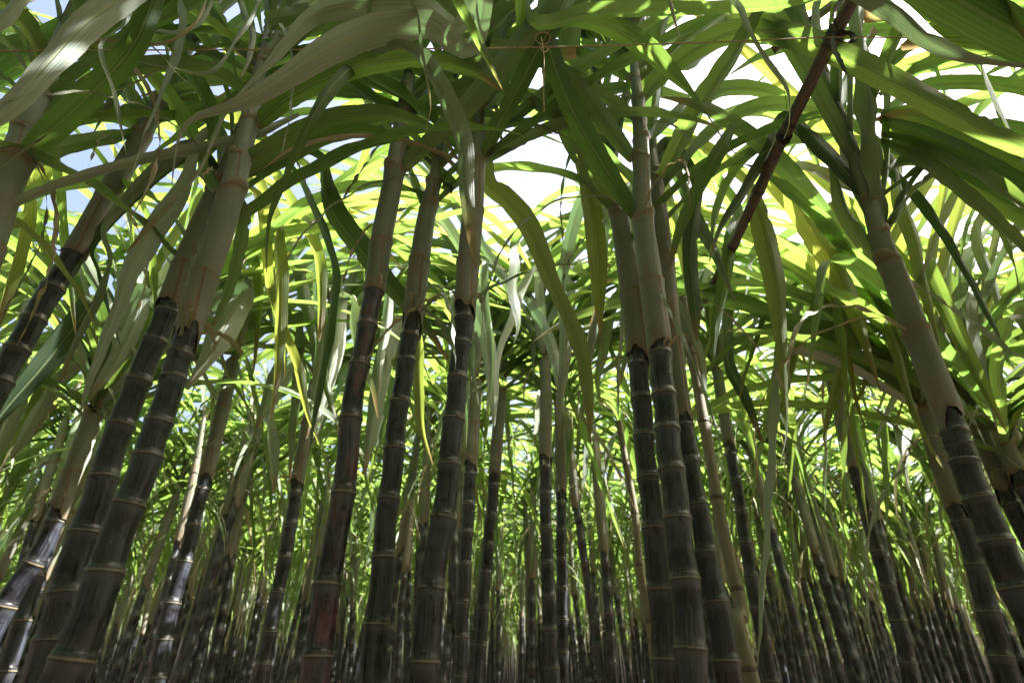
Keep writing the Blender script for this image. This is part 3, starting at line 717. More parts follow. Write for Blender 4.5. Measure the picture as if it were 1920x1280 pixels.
A('near_left', [(430, -160, .6, 50), (330, -90, .62, 66), (250, -20, .64, 66), (165, 45, .64, 68), (95, 120, .64, 60), (30, 190, .64, 48), (-60, 260, .64, 24)], mat=M_PALE, clasp=False, roll=-.2, label='wide leaf tinted sunlit pale crossing the top left corner')
A('near_left', [(160, -90, .6, 40), (60, -20, .6, 46), (0, 40, .6, 40), (-80, 90, .6, 30)], mat=M_PALE, clasp=False)
A('near_left', [(262, -60, .7, 16), (246, 0, .7, 14), (232, 45, .7, 20), (192, 80, .7, 15), (192, 115, .7, 10), (214, 175, .7, 13), (226, 235, .7, 6), (237, 290, .7, 2)], mat=M_PALE, clasp=False, roll=.4, twist=1.5, fold=.9)
A('near_left', [(395, -60, .72, 10), (380, 15, .72, 10), (352, 58, .72, 10), (300, 82, .72, 9), (230, 79, .72, 9), (160, 74, .72, 8), (132, 88, .72, 7), (122, 110, .72, 3)], mat=M_DRY, clasp=False, roll=.3, label='thin dry tan leaf curling like a hook')
A('near_left', [(352, -60, .78, 20), (338, 8, .78, 34), (345, 50, .78, 62), (325, 120, .78, 56), (298, 190, .78, 28), (274, 240, .78, 9), (262, 285, .78, 6), (246, 330, .78, 4), (250, 380, .78, 2)], mat=M_PALE, clasp=False, roll=.25, twist=.5, label='short pale leaf hanging with a wide middle')
A('near_left', [(420, -60, .74, 18), (398, 0, .74, 20), (372, 45, .74, 18), (330, 62, .74, 12), (290, 58, .74, 10), (282, 82, .74, 8), (310, 110, .74, 5), (345, 150, .74, 3), (375, 165, .74, 2)], mat=M_PALE, clasp=False, twist=1.0)
A('near_left', [(500, -50, .76, 12), (482, 10, .76, 16), (440, 80, .76, 18), (405, 128, .76, 12), (370, 138, .76, 6), (320, 126, .76, 4), (270, 118, .76, 3), (235, 98, .76, 2)], mat=M_PALE, clasp=False, twist=.8)
A('near_left', [(430, -40, .78, 20), (455, 20, .78, 20), (472, 60, .78, 18), (468, 105, .78, 14), (452, 145, .78, 3)], mat=M_PALE, clasp=False)
A('near_top', [(900, 60, .72, 40), (800, 45, .72, 66), (700, 58, .71, 76), (610, 98, .7, 68), (540, 145, .7, 50), (470, 186, .7, 40), (420, 204, .7, 24), (370, 218, .7, 16), (342, 242, .7, 12), (328, 290, .7, 9), (322, 350, .7, 3)], mat=M_PALE, clasp=False, roll=.05, n=60, wave=.004, fold=.5, label='long silvery leaf arching left with a thin curled tip')
A('near_top', [(880, 20, .74, 40), (780, 8, .73, 60), (680, 10, .72, 62), (600, 25, .72, 52), (555, 60, .72, 36), (510, 112, .72, 26), (462, 162, .72, 18), (425, 210, .72, 14), (395, 270, .72, 13), (365, 330, .72, 12), (300, 400, .74, 22), (240, 470, .76, 6)], mat=M_PALE, clasp=False, roll=-.2, twist=.9, n=60, wave=.003)
A('near_top', [(690, 50, .74, 12), (752, 82, .72, 24), (792, 108, .72, 42), (826, 160, .72, 54), (852, 215, .72, 56), (870, 270, .72, 50), (874, 350, .72, 42), (882, 430, .72, 30), (893, 505, .72, 3)], mat=M_PALE, clasp=False, roll=.25, n=50, fold=.5, label='silvery leaf hanging straight down in front of the bent cane')
A('near_top', [(775, -50, .68, 24), (785, 30, .68, 24), (790, 95, .68, 15), (800, 145, .68, 14), (808, 200, .68, 9), (798, 245, .68, 3)], mat=M_PALE, clasp=False, twist=1.0)
A('near_top', [(980, -60, .8, 30), (1000, 40, .8, 36), (1100, 22, .8, 42), (1200, 18, .8, 40), (1350, 14, .78, 32), (1480, 5, .76, 26), (1600, -25, .74, 16)], clasp=False, roll=.3, n=54)
A('near_top', [(980, 60, .84, 24), (1070, 36, .84, 36), (1150, 52, .84, 50), (1215, 92, .84, 50), (1265, 140, .84, 34), (1300, 178, .84, 12), (1320, 205, .84, 4), (1345, 245, .84, 3), (1375, 285, .84, 3), (1410, 296, .84, 3), (1450, 272, .84, 2.5), (1475, 215, .84, 2), (1470, 165, .84, 2)], clasp=False, roll=.2, n=60)
A('near_right', [(1375, -60, .7, 10), (1390, 20, .7, 16), (1412, 70, .7, 16), (1440, 115, .7, 15), (1462, 145, .7, 10), (1478, 175, .7, 8), (1480, 230, .7, 3), (1470, 260, .7, 2)], mat=M_PALE, clasp=False, twist=1.5)
A('near_right', [(1500, -80, .5, 50), (1600, -25, .5, 56), (1680, 22, .5, 64), (1735, 72, .5, 56), (1800, 103, .5, 32), (1860, 116, .5, 16), (1960, 130, .5, 6)], mat=M_PALE, clasp=False, roll=-.4, label='pale leaf with yellow edges drooping in the top right corner')
A('near_right', [(1640, -90, .55, 80), (1740, -30, .55, 110), (1840, 30, .55, 110), (1950, 90, .55, 90), (2060, 150, .55, 60)], clasp=False)
A('near_right', [(2050, -40, .6, 70), (1930, -10, .62, 90), (1830, 10, .66, 90), (1720, 10, .7, 70), (1620, 30, .74, 40)], clasp=False)
A('near_right', [(2060, 60, .6, 70), (1960, 60, .62, 80), (1860, 75, .66, 76), (1760, 70, .7, 60), (1690, 90, .74, 20)], clasp=False)
A('near_right', [(2080, 420, .8, 60), (1960, 380, .85, 70), (1860, 330, .88, 72), (1770, 280, .92, 64), (1700, 245, .95, 44), (1650, 225, .98, 14)], clasp=False)
A('near_right', [(2060, 350, .8, 50), (1950, 310, .85, 60), (1850, 265, .88, 60), (1760, 230, .92, 52), (1690, 215, .95, 34), (1640, 225, .98, 10)], clasp=False)
A('near_right', [(2060, 460, .85, 50), (1960, 420, .88, 56), (1880, 375, .92, 56), (1800, 320, .95, 50), (1720, 285, .98, 40), (1660, 240, 1.0, 10)], clasp=False)

# ------------------------------------------------------------------ copied canes: prototypes in local coordinates
def proto_parts(seed, low=False, droop=False, nleaf=8):
    rr = random.Random(seed)
    sb = (rr.uniform(-.05, .05), rr.uniform(-.05, .05), rr.uniform(1.2, 2.2), rr.uniform(0, 3))
    r = rr.uniform(.020, .024)
    zb = rr.uniform(1.86, 2.16)
    cx = lambda z: sb[0] * np.sin(np.asarray(z) * sb[2] + sb[3]) - sb[0] * sin(sb[3])
    cy = lambda z: sb[1] * np.sin(np.asarray(z) * sb[2] * .8)
    rad = lambda z: r * np.interp(z, [0, 1.9, 2.3, 2.5, 3.0], [1.1, .92, .95, .8, .35])
    zc = [zb + rr.uniform(.36, .5)]
    for i in range(nleaf - 1): zc.append(zc[-1] + rr.uniform(.038, .055))
    st = Acc().add(stalk_grid(node_list(-.05, zb + .03, (), rr, .11), cx, cy, rad, 6 if low else 12, 3 if low else 5))
    sh = sheath_grid(Acc(), zb, zc[:1] + zc[-1:] if low else zc, cx, cy, rad, 6 if low else 12, .04, 3, seed=rr.random())
    lv = []
    az = 0.0
    for i in range(nleaf):
        q = rand_leaf_params(rr, i, nleaf)
        a = az + i * pi + rr.uniform(-.6, .6); z = zc[i]
        base = np.array([float(cx(z)) + r * .5 * cos(a), float(cy(z)) + r * .5 * sin(a), z])
        lv.append(arc_leaf(base, a, seed=rr.random(), n=9 if low else 20, K=3, **q))
    for i in range(4):                                           # stiffer leaves that arch out sideways
        z = zc[2 + i]; a = i * pi + rr.uniform(-.6, .6)
        base = np.array([float(cx(z)) + r * .5 * cos(a), float(cy(z)) + r * .5 * sin(a), z])
        q = rand_leaf_params(rr, 2, 8); q.update(t0=radians(rr.uniform(30, 60)), t1=radians(rr.uniform(95, 140)), L=rr.uniform(.8, 1.3), kink=None)
        lv.append(arc_leaf(base, a, seed=rr.random(), n=9 if low else 18, K=3, **q))
    for i in range(0 if low else rr.choice((2, 3, 4, 5))):       # old, thin, hanging leaves below the crown
        z = zc[0] - rr.uniform(.0, .25); a = rr.random() * 6.28
        base = np.array([float(cx(z)) + r * .8 * cos(a), float(cy(z)) + r * .8 * sin(a), z])
        lv.append(arc_leaf(base, a, radians(rr.uniform(40, 80)), radians(176), rr.uniform(.25, .5), rr.uniform(.012, .03), p=.35, twist=rr.uniform(-2, 2), n=16, K=3, seed=rr.random()))
    dry = []
    for i in range(2 if low else rr.choice((3, 4, 5))):
        z = rr.uniform(zc[0] - .35, zc[-1]); a = rr.random() * 6.28
        base = np.array([float(cx(z)) + r * .8 * cos(a), float(cy(z)) + r * .8 * sin(a), z])
        dry.append(arc_leaf(base, a, radians(rr.uniform(30, 90)), radians(rr.uniform(165, 190)), rr.uniform(.2, .65), rr.uniform(.004, .016), p=rr.uniform(.2, .7), twist=rr.uniform(-5, 5), side=rr.uniform(-1.5, 1.5), n=8 if low else 18, K=3, seed=rr.random(), r0=None))
    return st, sh, lv, dry

PROTO = []
for s in range(9):
    st, sh, lv, dry = proto_parts(100 + s)
    fo = Acc()
    for q in lv: fo.add(q)
    PROTO.append((st.mesh('stalk', M_STALK), sh.mesh('leaf_sheath', M_SHEATH), fo.mesh('foliage', M_LEAF), [Acc().add(q).mesh('dry_leaf', M_DRY) for q in dry]))

def place(proto, x, y, rz, lean, sc, label, group, leaves=False):
    root = thing('sugar_cane', (x, y, -.02), label, 'sugar cane', group)
    root.rotation_euler = (lean[0], lean[1], rz); root.scale = (sc, sc, sc)
    link('stalk', proto[0], root); link('leaf_sheath', proto[1], root)
    link('foliage', proto[2], root); 
    for me in proto[3]: link('dry_leaf', me, root)
    return root

# second row: traced stalks with crowns of their own
ROW2 = 2.1
second = [
 ('row2a', [(-20, 1190, 42), (20, 1115, 40), (75, 1040, 36), (107, 965, 34), (125, 920, 33), (165, 800, 30), (195, 720, 24)], 962, 'leaning cane low at the left edge, front one of three, sheath above dark joints', 1.6),
 ('row2b', [(20, 1230, 34), (60, 1100, 32), (100, 985, 30), (140, 880, 28), (180, 780, 25), (210, 700, 20)], 985, 'thinner leaning cane just right of the front one of three by the left edge', 1.75),
 ('row2c', [(300, 1240, 34), (315, 1150, 31), (340, 1080, 29), (360, 990, 27), (382, 910, 25), (400, 840, 25), (435, 690, 24), (450, 620, 18)], 905, 'cane with tan sheath end between the crossing pair and the reddish cane', 1.95),
 ('row2d', [(490, 1265, 29), (520, 1110, 27), (540, 1020, 25), (556, 910, 23), (585, 750, 22), (600, 660, 17)], 912, 'cane of the second row close to the left of the reddish cane', 2.1),
 ('row2e', [(862, 1280, 28), (865, 1190, 27), (870, 1080, 26), (877, 980, 25), (882, 880, 24), (890, 760, 23), (896, 660, 18)], 878, 'dark jointed cane standing right behind the bent cane', 2.1),
 ('row2f', [(893, 1290, 26), (905, 1140, 25), (915, 1030, 23), (926, 900, 21), (937, 765, 21), (944, 680, 16)], 900, 'slim cane leaning right beside the cane behind the bent one', 2.2),
 ('row2g', [(1038, 1290, 28), (1033, 1215, 27), (1025, 1040, 24), (1022, 870, 22), (1024, 740, 22), (1020, 620, 17)], 866, 'left and thicker of the two upright canes in the middle of the second row', 2.1),
 ('row2h', [(1056, 1290, 24), (1053, 1065, 21), (1052, 935, 19), (1050, 790, 19), (1046, 700, 15)], 932, 'right and thinner of the two upright canes in the middle of the second row', 2.3),
 ('row2i', [(1446, 1280, 30), (1420, 1140, 27), (1400, 1040, 23), (1387, 940, 21), (1368, 840, 20), (1350, 730, 20), (1338, 640, 16)], 842, 'cane of the second row leaning right, beside the beige pole', 2.1),
 ('row2j', [(1712, 1285, 33), (1685, 1165, 30), (1650, 1050, 27), (1625, 960, 24), (1604, 885, 22), (1565, 740, 21), (1545, 650, 16)], 888, 'cane of the second row with orange tan sheath end, left of the big leaning cane', 2.0),
 ('row2k', [(1895, 1285, 42), (1850, 1140, 38), (1825, 1040, 35), (1795, 965, 31), (1780, 920, 30), (1740, 805, 27), (1715, 720, 22)], 962, 'cane running close along the left side of the big leaning cane', 1.6),
 ('row2l', [(1985, 1110, 38), (1915, 985, 33), (1885, 920, 31), (1850, 840, 29), (1815, 740, 24)], 930, 'brown sheathed cane just right of the big leaning cane', 1.6),
 ('row2m', [(1990, 1020, 34), (1925, 925, 31), (1895, 860, 29), (1868, 780, 25)], 900, 'outermost brown sheathed cane at the right edge', 1.55),
]
for key, path, bt, label, f in second:
    rr = random.Random(key)
    top = path[-1][1]
    nl = 9
    zt = z_at(top, f)
    hero_cane(key, f, path, bt, label, collars=(top + 55,), sides=14, tongue=.04)
    c = CANES[key]
    az = rr.uniform(-.5, .5)
    for i in range(9):
        q = rand_leaf_params(rr, 2, 8); q.update(t0=radians(rr.uniform(30, 60)), t1=radians(rr.uniform(95, 140)), L=rr.uniform(.8, 1.3), kink=None)
        add_arc_leaf(key, z_at(top, f) - .1 + rr.uniform(-.08, .3), (i % 2) * pi + rr.uniform(-.6, .6), n=20, **q)
    for i in range(nl):
        q = rand_leaf_params(rr, i, nl)
        z = zt - .12 + i * .012 * 2.2
        a = az + i * pi + rr.uniform(-.8, .8)
        add_arc_leaf(key, z, a, mat=M_PALE if rr.random() < .15 else M_LEAF, n=24, **q)
    for i in range(6):                                          # upright leaves arching against the sky
        q = rand_leaf_params(rr, 6, 8); q.update(t0=radians(rr.uniform(4, 22)), t1=radians(rr.uniform(85, 135)), L=rr.uniform(1.1, 1.6), kink=None)
        add_arc_leaf(key, zt + rr.uniform(.05, .3), (i % 2) * pi + rr.uniform(-.7, .7), mat=M_YEL if rr.random() < .4 else M_LEAF, n=24, **q)
    # the young top that carries the upper leaves
    r = float(c['rad'](zt))
    zz = np.linspace(zt - .03, zt + .34, 8)
    xx = float(c['cx'](zt)) + (zz - zt) * .0; yy = np.full(8, float(c['cy'](zt)))
    child('growing_tip', Acc().add(tube(np.stack([np.full(8, xx[0]), yy, zz], 1), np.linspace(r * 1.05, r * .3, 8), 10, 3 + np.linspace(0, .9, 8))), M_SHEATH, c['root'])

# leaves that hang down in the gaps: from the nearest crown, over and down along the traced line
def hang(P, mat=None, roll=0.0, twist=0.0, label=None, key=None, **kw):
    p0 = pt(*P[0][:3])
    if key is None:
        def cost(kk):
            c = CANES[kk]; zt = max(c['zc']); q = np.array([float(c['cx'](zt)), float(c['cy'](zt)), zt + .1])
            return np.linalg.norm(q - p0) + (5 if kk.startswith('near') else 0) + (2 if abs(q[1] - p0[1]) > .6 else 0)
        key = min(CANES, key=cost)
    c = CANES[key]; zt = max(c['zc']); 
    b = np.array([float(c['cx'](zt)), float(c['cy'](zt)), zt + .02])
    d = p0 - b; up = max(.0, .10 - d[2] * .3) + .12 * np.linalg.norm(d[:2])
    W = [[*b, .026], [*(b + d * .5 + np.array([0, 0, up])), .040]]
    for (px, py, f, w) in P:
        q = pt(px, py, f); W.append([*q, w / FPX * depth_at(py, f) * 1.1])
    W[2][3] = max(W[2][3], .022)
    n = 54; Q = catmull(W, n); C = Q[:, :3]; wd = np.maximum(Q[:, 3], .0006)
    T = unit(np.gradient(C, axis=0)); s = np.linspace(0, 1, n)
    Wv = np.cross(T, np.array([0, .42, .9])[None, :])
    for i in range(1, n):
        if Wv[i].dot(Wv[i - 1]) < 0: Wv[i] *= -1
    Wv = unit(Wv)
    for _ in range(4): Wv[1:-1] = (Wv[:-2] + 2 * Wv[1:-1] + Wv[2:]) / 4
    Wv = unit(Wv); a = (roll + twist * s) * np.minimum(1, s * 3)
    Wv = Wv * np.cos(a)[:, None] + np.cross(T, Wv) * np.sin(a)[:, None]
    child('leaf', Acc().add(ribbon(C, Wv, wd, 7, .012, kw.get('seed', P[0][0] + P[0][1]), kw.get('wave', .002), kw.get('fold', .5))), mat or M_LEAF, c['root'], label)
Y_, G_, P_ = M_YEL, M_DEEP, M_PALE
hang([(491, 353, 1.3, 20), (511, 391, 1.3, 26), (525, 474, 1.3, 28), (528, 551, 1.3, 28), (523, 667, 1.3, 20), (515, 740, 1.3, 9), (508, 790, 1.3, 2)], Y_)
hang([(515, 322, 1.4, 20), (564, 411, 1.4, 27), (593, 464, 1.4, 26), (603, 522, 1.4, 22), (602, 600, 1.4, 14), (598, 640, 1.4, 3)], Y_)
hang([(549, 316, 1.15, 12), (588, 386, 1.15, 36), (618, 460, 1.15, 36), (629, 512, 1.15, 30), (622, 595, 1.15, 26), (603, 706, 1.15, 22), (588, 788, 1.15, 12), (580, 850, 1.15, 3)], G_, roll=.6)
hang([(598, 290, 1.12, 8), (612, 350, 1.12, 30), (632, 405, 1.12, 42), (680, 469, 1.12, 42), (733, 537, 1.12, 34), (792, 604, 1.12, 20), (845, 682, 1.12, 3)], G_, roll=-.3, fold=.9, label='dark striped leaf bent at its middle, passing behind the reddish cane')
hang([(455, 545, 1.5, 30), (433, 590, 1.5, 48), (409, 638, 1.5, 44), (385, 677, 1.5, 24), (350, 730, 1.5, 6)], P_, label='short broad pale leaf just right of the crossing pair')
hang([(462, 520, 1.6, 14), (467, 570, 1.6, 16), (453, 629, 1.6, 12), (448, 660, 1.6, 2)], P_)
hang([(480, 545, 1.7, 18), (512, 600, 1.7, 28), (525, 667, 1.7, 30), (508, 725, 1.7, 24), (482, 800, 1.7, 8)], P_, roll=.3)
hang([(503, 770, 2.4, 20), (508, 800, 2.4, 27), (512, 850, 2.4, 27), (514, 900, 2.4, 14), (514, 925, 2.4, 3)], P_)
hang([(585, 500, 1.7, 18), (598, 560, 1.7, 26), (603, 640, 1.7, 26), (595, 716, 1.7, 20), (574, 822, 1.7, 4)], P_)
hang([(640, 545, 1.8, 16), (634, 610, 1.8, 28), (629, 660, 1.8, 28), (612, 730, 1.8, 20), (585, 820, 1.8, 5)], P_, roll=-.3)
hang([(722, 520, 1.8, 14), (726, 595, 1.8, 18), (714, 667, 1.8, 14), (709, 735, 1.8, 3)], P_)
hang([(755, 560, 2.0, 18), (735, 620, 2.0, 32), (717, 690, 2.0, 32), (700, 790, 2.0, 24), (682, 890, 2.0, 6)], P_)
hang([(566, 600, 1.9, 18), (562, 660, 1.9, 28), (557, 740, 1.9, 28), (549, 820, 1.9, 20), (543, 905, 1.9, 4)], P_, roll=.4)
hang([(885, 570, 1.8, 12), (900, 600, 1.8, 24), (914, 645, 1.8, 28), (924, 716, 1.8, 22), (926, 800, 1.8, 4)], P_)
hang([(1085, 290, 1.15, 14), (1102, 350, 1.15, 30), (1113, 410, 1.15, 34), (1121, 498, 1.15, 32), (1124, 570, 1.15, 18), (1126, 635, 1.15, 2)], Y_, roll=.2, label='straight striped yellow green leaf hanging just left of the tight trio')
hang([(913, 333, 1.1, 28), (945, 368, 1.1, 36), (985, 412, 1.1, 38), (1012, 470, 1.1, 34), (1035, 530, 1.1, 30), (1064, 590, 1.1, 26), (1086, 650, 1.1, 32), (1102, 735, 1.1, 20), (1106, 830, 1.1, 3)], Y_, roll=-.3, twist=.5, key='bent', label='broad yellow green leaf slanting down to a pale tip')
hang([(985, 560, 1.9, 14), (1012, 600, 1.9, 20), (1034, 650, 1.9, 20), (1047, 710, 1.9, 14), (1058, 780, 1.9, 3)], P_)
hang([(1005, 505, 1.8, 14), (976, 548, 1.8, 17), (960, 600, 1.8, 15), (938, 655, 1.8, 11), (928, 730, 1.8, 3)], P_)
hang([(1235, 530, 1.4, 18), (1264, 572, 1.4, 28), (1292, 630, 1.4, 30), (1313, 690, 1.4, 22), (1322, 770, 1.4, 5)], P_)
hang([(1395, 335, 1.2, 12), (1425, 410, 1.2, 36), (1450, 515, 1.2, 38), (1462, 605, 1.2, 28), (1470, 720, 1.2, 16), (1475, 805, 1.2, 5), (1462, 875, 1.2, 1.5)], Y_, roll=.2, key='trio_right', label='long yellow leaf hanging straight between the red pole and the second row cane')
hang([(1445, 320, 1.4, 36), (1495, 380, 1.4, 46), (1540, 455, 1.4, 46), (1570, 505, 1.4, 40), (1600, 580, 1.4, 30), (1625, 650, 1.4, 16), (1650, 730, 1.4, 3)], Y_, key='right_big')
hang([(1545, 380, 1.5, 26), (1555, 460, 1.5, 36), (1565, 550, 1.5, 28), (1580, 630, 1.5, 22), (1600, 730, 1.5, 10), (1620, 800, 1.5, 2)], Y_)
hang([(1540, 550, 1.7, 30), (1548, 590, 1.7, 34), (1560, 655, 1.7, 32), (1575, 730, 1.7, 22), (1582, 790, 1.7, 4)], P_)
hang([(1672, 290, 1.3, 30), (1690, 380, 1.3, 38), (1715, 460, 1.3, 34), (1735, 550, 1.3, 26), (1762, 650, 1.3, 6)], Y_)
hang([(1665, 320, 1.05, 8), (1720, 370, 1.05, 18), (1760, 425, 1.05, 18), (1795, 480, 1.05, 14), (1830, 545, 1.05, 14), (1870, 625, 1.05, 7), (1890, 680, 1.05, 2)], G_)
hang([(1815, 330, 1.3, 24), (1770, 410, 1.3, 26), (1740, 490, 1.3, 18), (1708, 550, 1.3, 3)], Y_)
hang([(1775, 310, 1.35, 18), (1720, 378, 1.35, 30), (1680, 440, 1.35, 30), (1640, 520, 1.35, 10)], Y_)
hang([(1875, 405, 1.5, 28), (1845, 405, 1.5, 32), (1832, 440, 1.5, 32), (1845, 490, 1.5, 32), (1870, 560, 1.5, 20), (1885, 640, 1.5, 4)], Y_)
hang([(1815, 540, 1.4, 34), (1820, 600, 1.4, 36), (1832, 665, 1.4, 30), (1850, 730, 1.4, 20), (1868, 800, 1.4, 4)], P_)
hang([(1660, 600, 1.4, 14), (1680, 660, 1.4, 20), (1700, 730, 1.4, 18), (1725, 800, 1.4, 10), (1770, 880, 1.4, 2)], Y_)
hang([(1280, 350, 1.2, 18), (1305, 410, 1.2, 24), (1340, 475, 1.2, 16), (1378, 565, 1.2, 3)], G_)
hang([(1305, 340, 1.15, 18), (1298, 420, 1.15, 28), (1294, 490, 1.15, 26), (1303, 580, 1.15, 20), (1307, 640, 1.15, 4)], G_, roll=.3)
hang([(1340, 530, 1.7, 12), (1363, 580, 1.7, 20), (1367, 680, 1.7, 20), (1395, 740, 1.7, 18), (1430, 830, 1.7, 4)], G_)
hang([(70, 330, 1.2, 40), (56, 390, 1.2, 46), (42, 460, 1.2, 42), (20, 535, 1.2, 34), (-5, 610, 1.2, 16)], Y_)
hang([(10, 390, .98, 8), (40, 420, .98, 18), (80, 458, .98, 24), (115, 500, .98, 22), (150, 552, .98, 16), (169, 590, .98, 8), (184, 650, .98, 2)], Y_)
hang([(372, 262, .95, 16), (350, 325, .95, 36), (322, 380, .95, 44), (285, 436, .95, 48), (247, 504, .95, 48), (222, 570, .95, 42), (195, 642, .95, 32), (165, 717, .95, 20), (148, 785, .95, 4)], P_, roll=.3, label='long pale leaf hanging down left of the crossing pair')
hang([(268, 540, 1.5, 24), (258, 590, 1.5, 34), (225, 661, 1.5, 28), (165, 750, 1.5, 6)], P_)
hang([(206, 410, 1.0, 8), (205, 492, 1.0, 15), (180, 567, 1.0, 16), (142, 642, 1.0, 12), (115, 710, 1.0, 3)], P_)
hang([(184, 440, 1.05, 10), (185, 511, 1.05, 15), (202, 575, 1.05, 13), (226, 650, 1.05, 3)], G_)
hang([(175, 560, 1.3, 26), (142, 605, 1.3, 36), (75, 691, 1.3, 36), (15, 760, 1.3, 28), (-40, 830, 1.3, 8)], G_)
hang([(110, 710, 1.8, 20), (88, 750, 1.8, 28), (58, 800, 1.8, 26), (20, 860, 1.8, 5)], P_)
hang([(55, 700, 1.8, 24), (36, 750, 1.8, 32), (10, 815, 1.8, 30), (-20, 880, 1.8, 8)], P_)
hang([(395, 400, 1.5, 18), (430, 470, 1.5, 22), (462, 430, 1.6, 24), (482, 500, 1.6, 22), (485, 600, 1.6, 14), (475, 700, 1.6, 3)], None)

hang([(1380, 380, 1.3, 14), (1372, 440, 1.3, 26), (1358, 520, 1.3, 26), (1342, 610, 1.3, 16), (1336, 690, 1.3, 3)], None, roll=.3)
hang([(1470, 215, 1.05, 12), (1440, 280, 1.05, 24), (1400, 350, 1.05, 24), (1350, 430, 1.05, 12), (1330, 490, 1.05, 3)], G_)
hr = random.Random(55)
for i in range(56):
    x = 30 + i * 33.5 + hr.uniform(-25, 25); f = hr.uniform(1.45, 2.15); lean = (x - 960) * -.16
    y0 = hr.uniform(400, 560); y1 = y0 + hr.uniform(180, 330); w = hr.uniform(12, 27); j = lambda a: hr.uniform(-a, a)
    L_ = y1 - y0
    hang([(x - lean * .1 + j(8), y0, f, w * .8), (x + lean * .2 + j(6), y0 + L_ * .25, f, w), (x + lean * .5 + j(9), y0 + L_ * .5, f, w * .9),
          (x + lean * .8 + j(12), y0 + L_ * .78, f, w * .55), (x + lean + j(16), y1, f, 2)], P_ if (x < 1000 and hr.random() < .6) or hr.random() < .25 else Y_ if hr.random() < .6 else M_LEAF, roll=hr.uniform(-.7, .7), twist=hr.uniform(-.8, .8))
for key in list(CANES):
    c = CANES[key]; rr = c['rr']
    if key.startswith('near'): continue
    zlo, zhi = min(c['zc']) - .15, max(c['zc']) + .1
    for i in range(rr.choice((3, 4, 5))):
        z = rr.uniform(zlo, zhi); a = rr.uniform(0, 6.28)
        base = np.array([float(c['cx'](z)) + .018 * cos(a), float(c['cy'](z)) + .018 * sin(a), z])
        g_ = arc_leaf(base, a, radians(rr.uniform(40, 100)), radians(rr.uniform(160, 195)), rr.uniform(.2, .8), rr.uniform(.002, .012), p=rr.uniform(.2, .8), twist=rr.uniform(-6, 6), side=rr.uniform(-2, 2), n=34, K=3, seed=rr.random(), r0=None)
        child('dry_leaf', Acc().add(g_), M_DRY if rr.random() < .45 else M_PALE, c['root'])

rr = random.Random(2024)
def row_xs(lo, hi, dens):
    xs = []
    x = lo
    while x < hi:
        k = rr.choice((2, 3, 3, 4, 5))
        for _ in range(k): xs.append(x + rr.gauss(0, .06))
        x += k / dens * rr.uniform(.75, 1.25)
    return xs
ORD = {2: 'second', 3: 'third', 4: 'fourth', 5: 'fifth', 6: 'sixth'}
def side_word(x, y):
    t = x / y
    return 'far left' if t < -.55 else 'left' if t < -.2 else 'middle' if t < .2 else 'right' if t < .55 else 'far right'
count = 0
# second row beyond the traced ones and crowns of the front row outside the frame (they shade the scene), plus canes added in the lane for shade
for (y, ranges, dens) in ((2.1, ((-3.6, -1.75), (1.75, 3.6)), 3.4), (1.0, ((-3.0, -1.45), (1.45, 3.2)), 3.8), (.3, ((1.35, 2.7),), 4.5), (-.05, ((-2.4, -.55), (.55, 1.3)), 4.5), (-.55, ((-2.2, 2.8),), 6.0)):
    for lo, hi in ranges:
        for x in row_xs(lo, hi, dens):
            seen = y > 2
            lab = ('%s cane of the second row beyond the traced sides' % side_word(x, y)) 
            lab = {2.1: 'leafy cane in the second row by the %s edge' % ('left' if x < 0 else 'right'),
                   1.0: 'cane standing outside the %s edge, only leaf ends in view' % ('left' if x < 0 else 'right'),
                   -.05: 'cane beside the viewpoint on the %s, only its leaf ends overhead' % ('left' if x < 0 else 'right'),
                   .3: 'cane right of the viewpoint, only leaf ends in view at the upper right edge',
                   -.55: 'cane in the row behind the viewpoint, only leaf ends in view overhead'}[y]
            place(PROTO[rr.randrange(9)], x, y + rr.gauss(0, .06), rr.gauss(0, .45) + rr.choice((0, pi)), (rr.gauss(0, .03), rr.gauss(0, .03)), rr.uniform(.97, 1.06) if y > 2 else rr.uniform(1.05, 1.25), lab, lab.split(',')[0].replace('leafy cane', 'canes').replace('cane ', 'canes '))
            count += 1
for k in range(3, 6):
    y0 = ROW2 + 1.1 * (k - 2)
    half = .86 * y0 + .7
    for x in row_xs(-half, half, 6.3):
        y = y0 + rr.gauss(0, .08)
        sw = side_word(x, y0)
        lab = 'slender dark cane with leafy crown in the %s row back, %s of the field' % (ORD[k], sw)
        place(PROTO[rr.randrange(9)], x, y, rr.gauss(0, .45) + rr.choice((0, pi)), (rr.gauss(0, .035), rr.gauss(0, .035)), rr.uniform(.93, 1.07), lab, 'canes of the %s row, %s' % (ORD[k], sw))
        count += 1
print('copied canes', count)

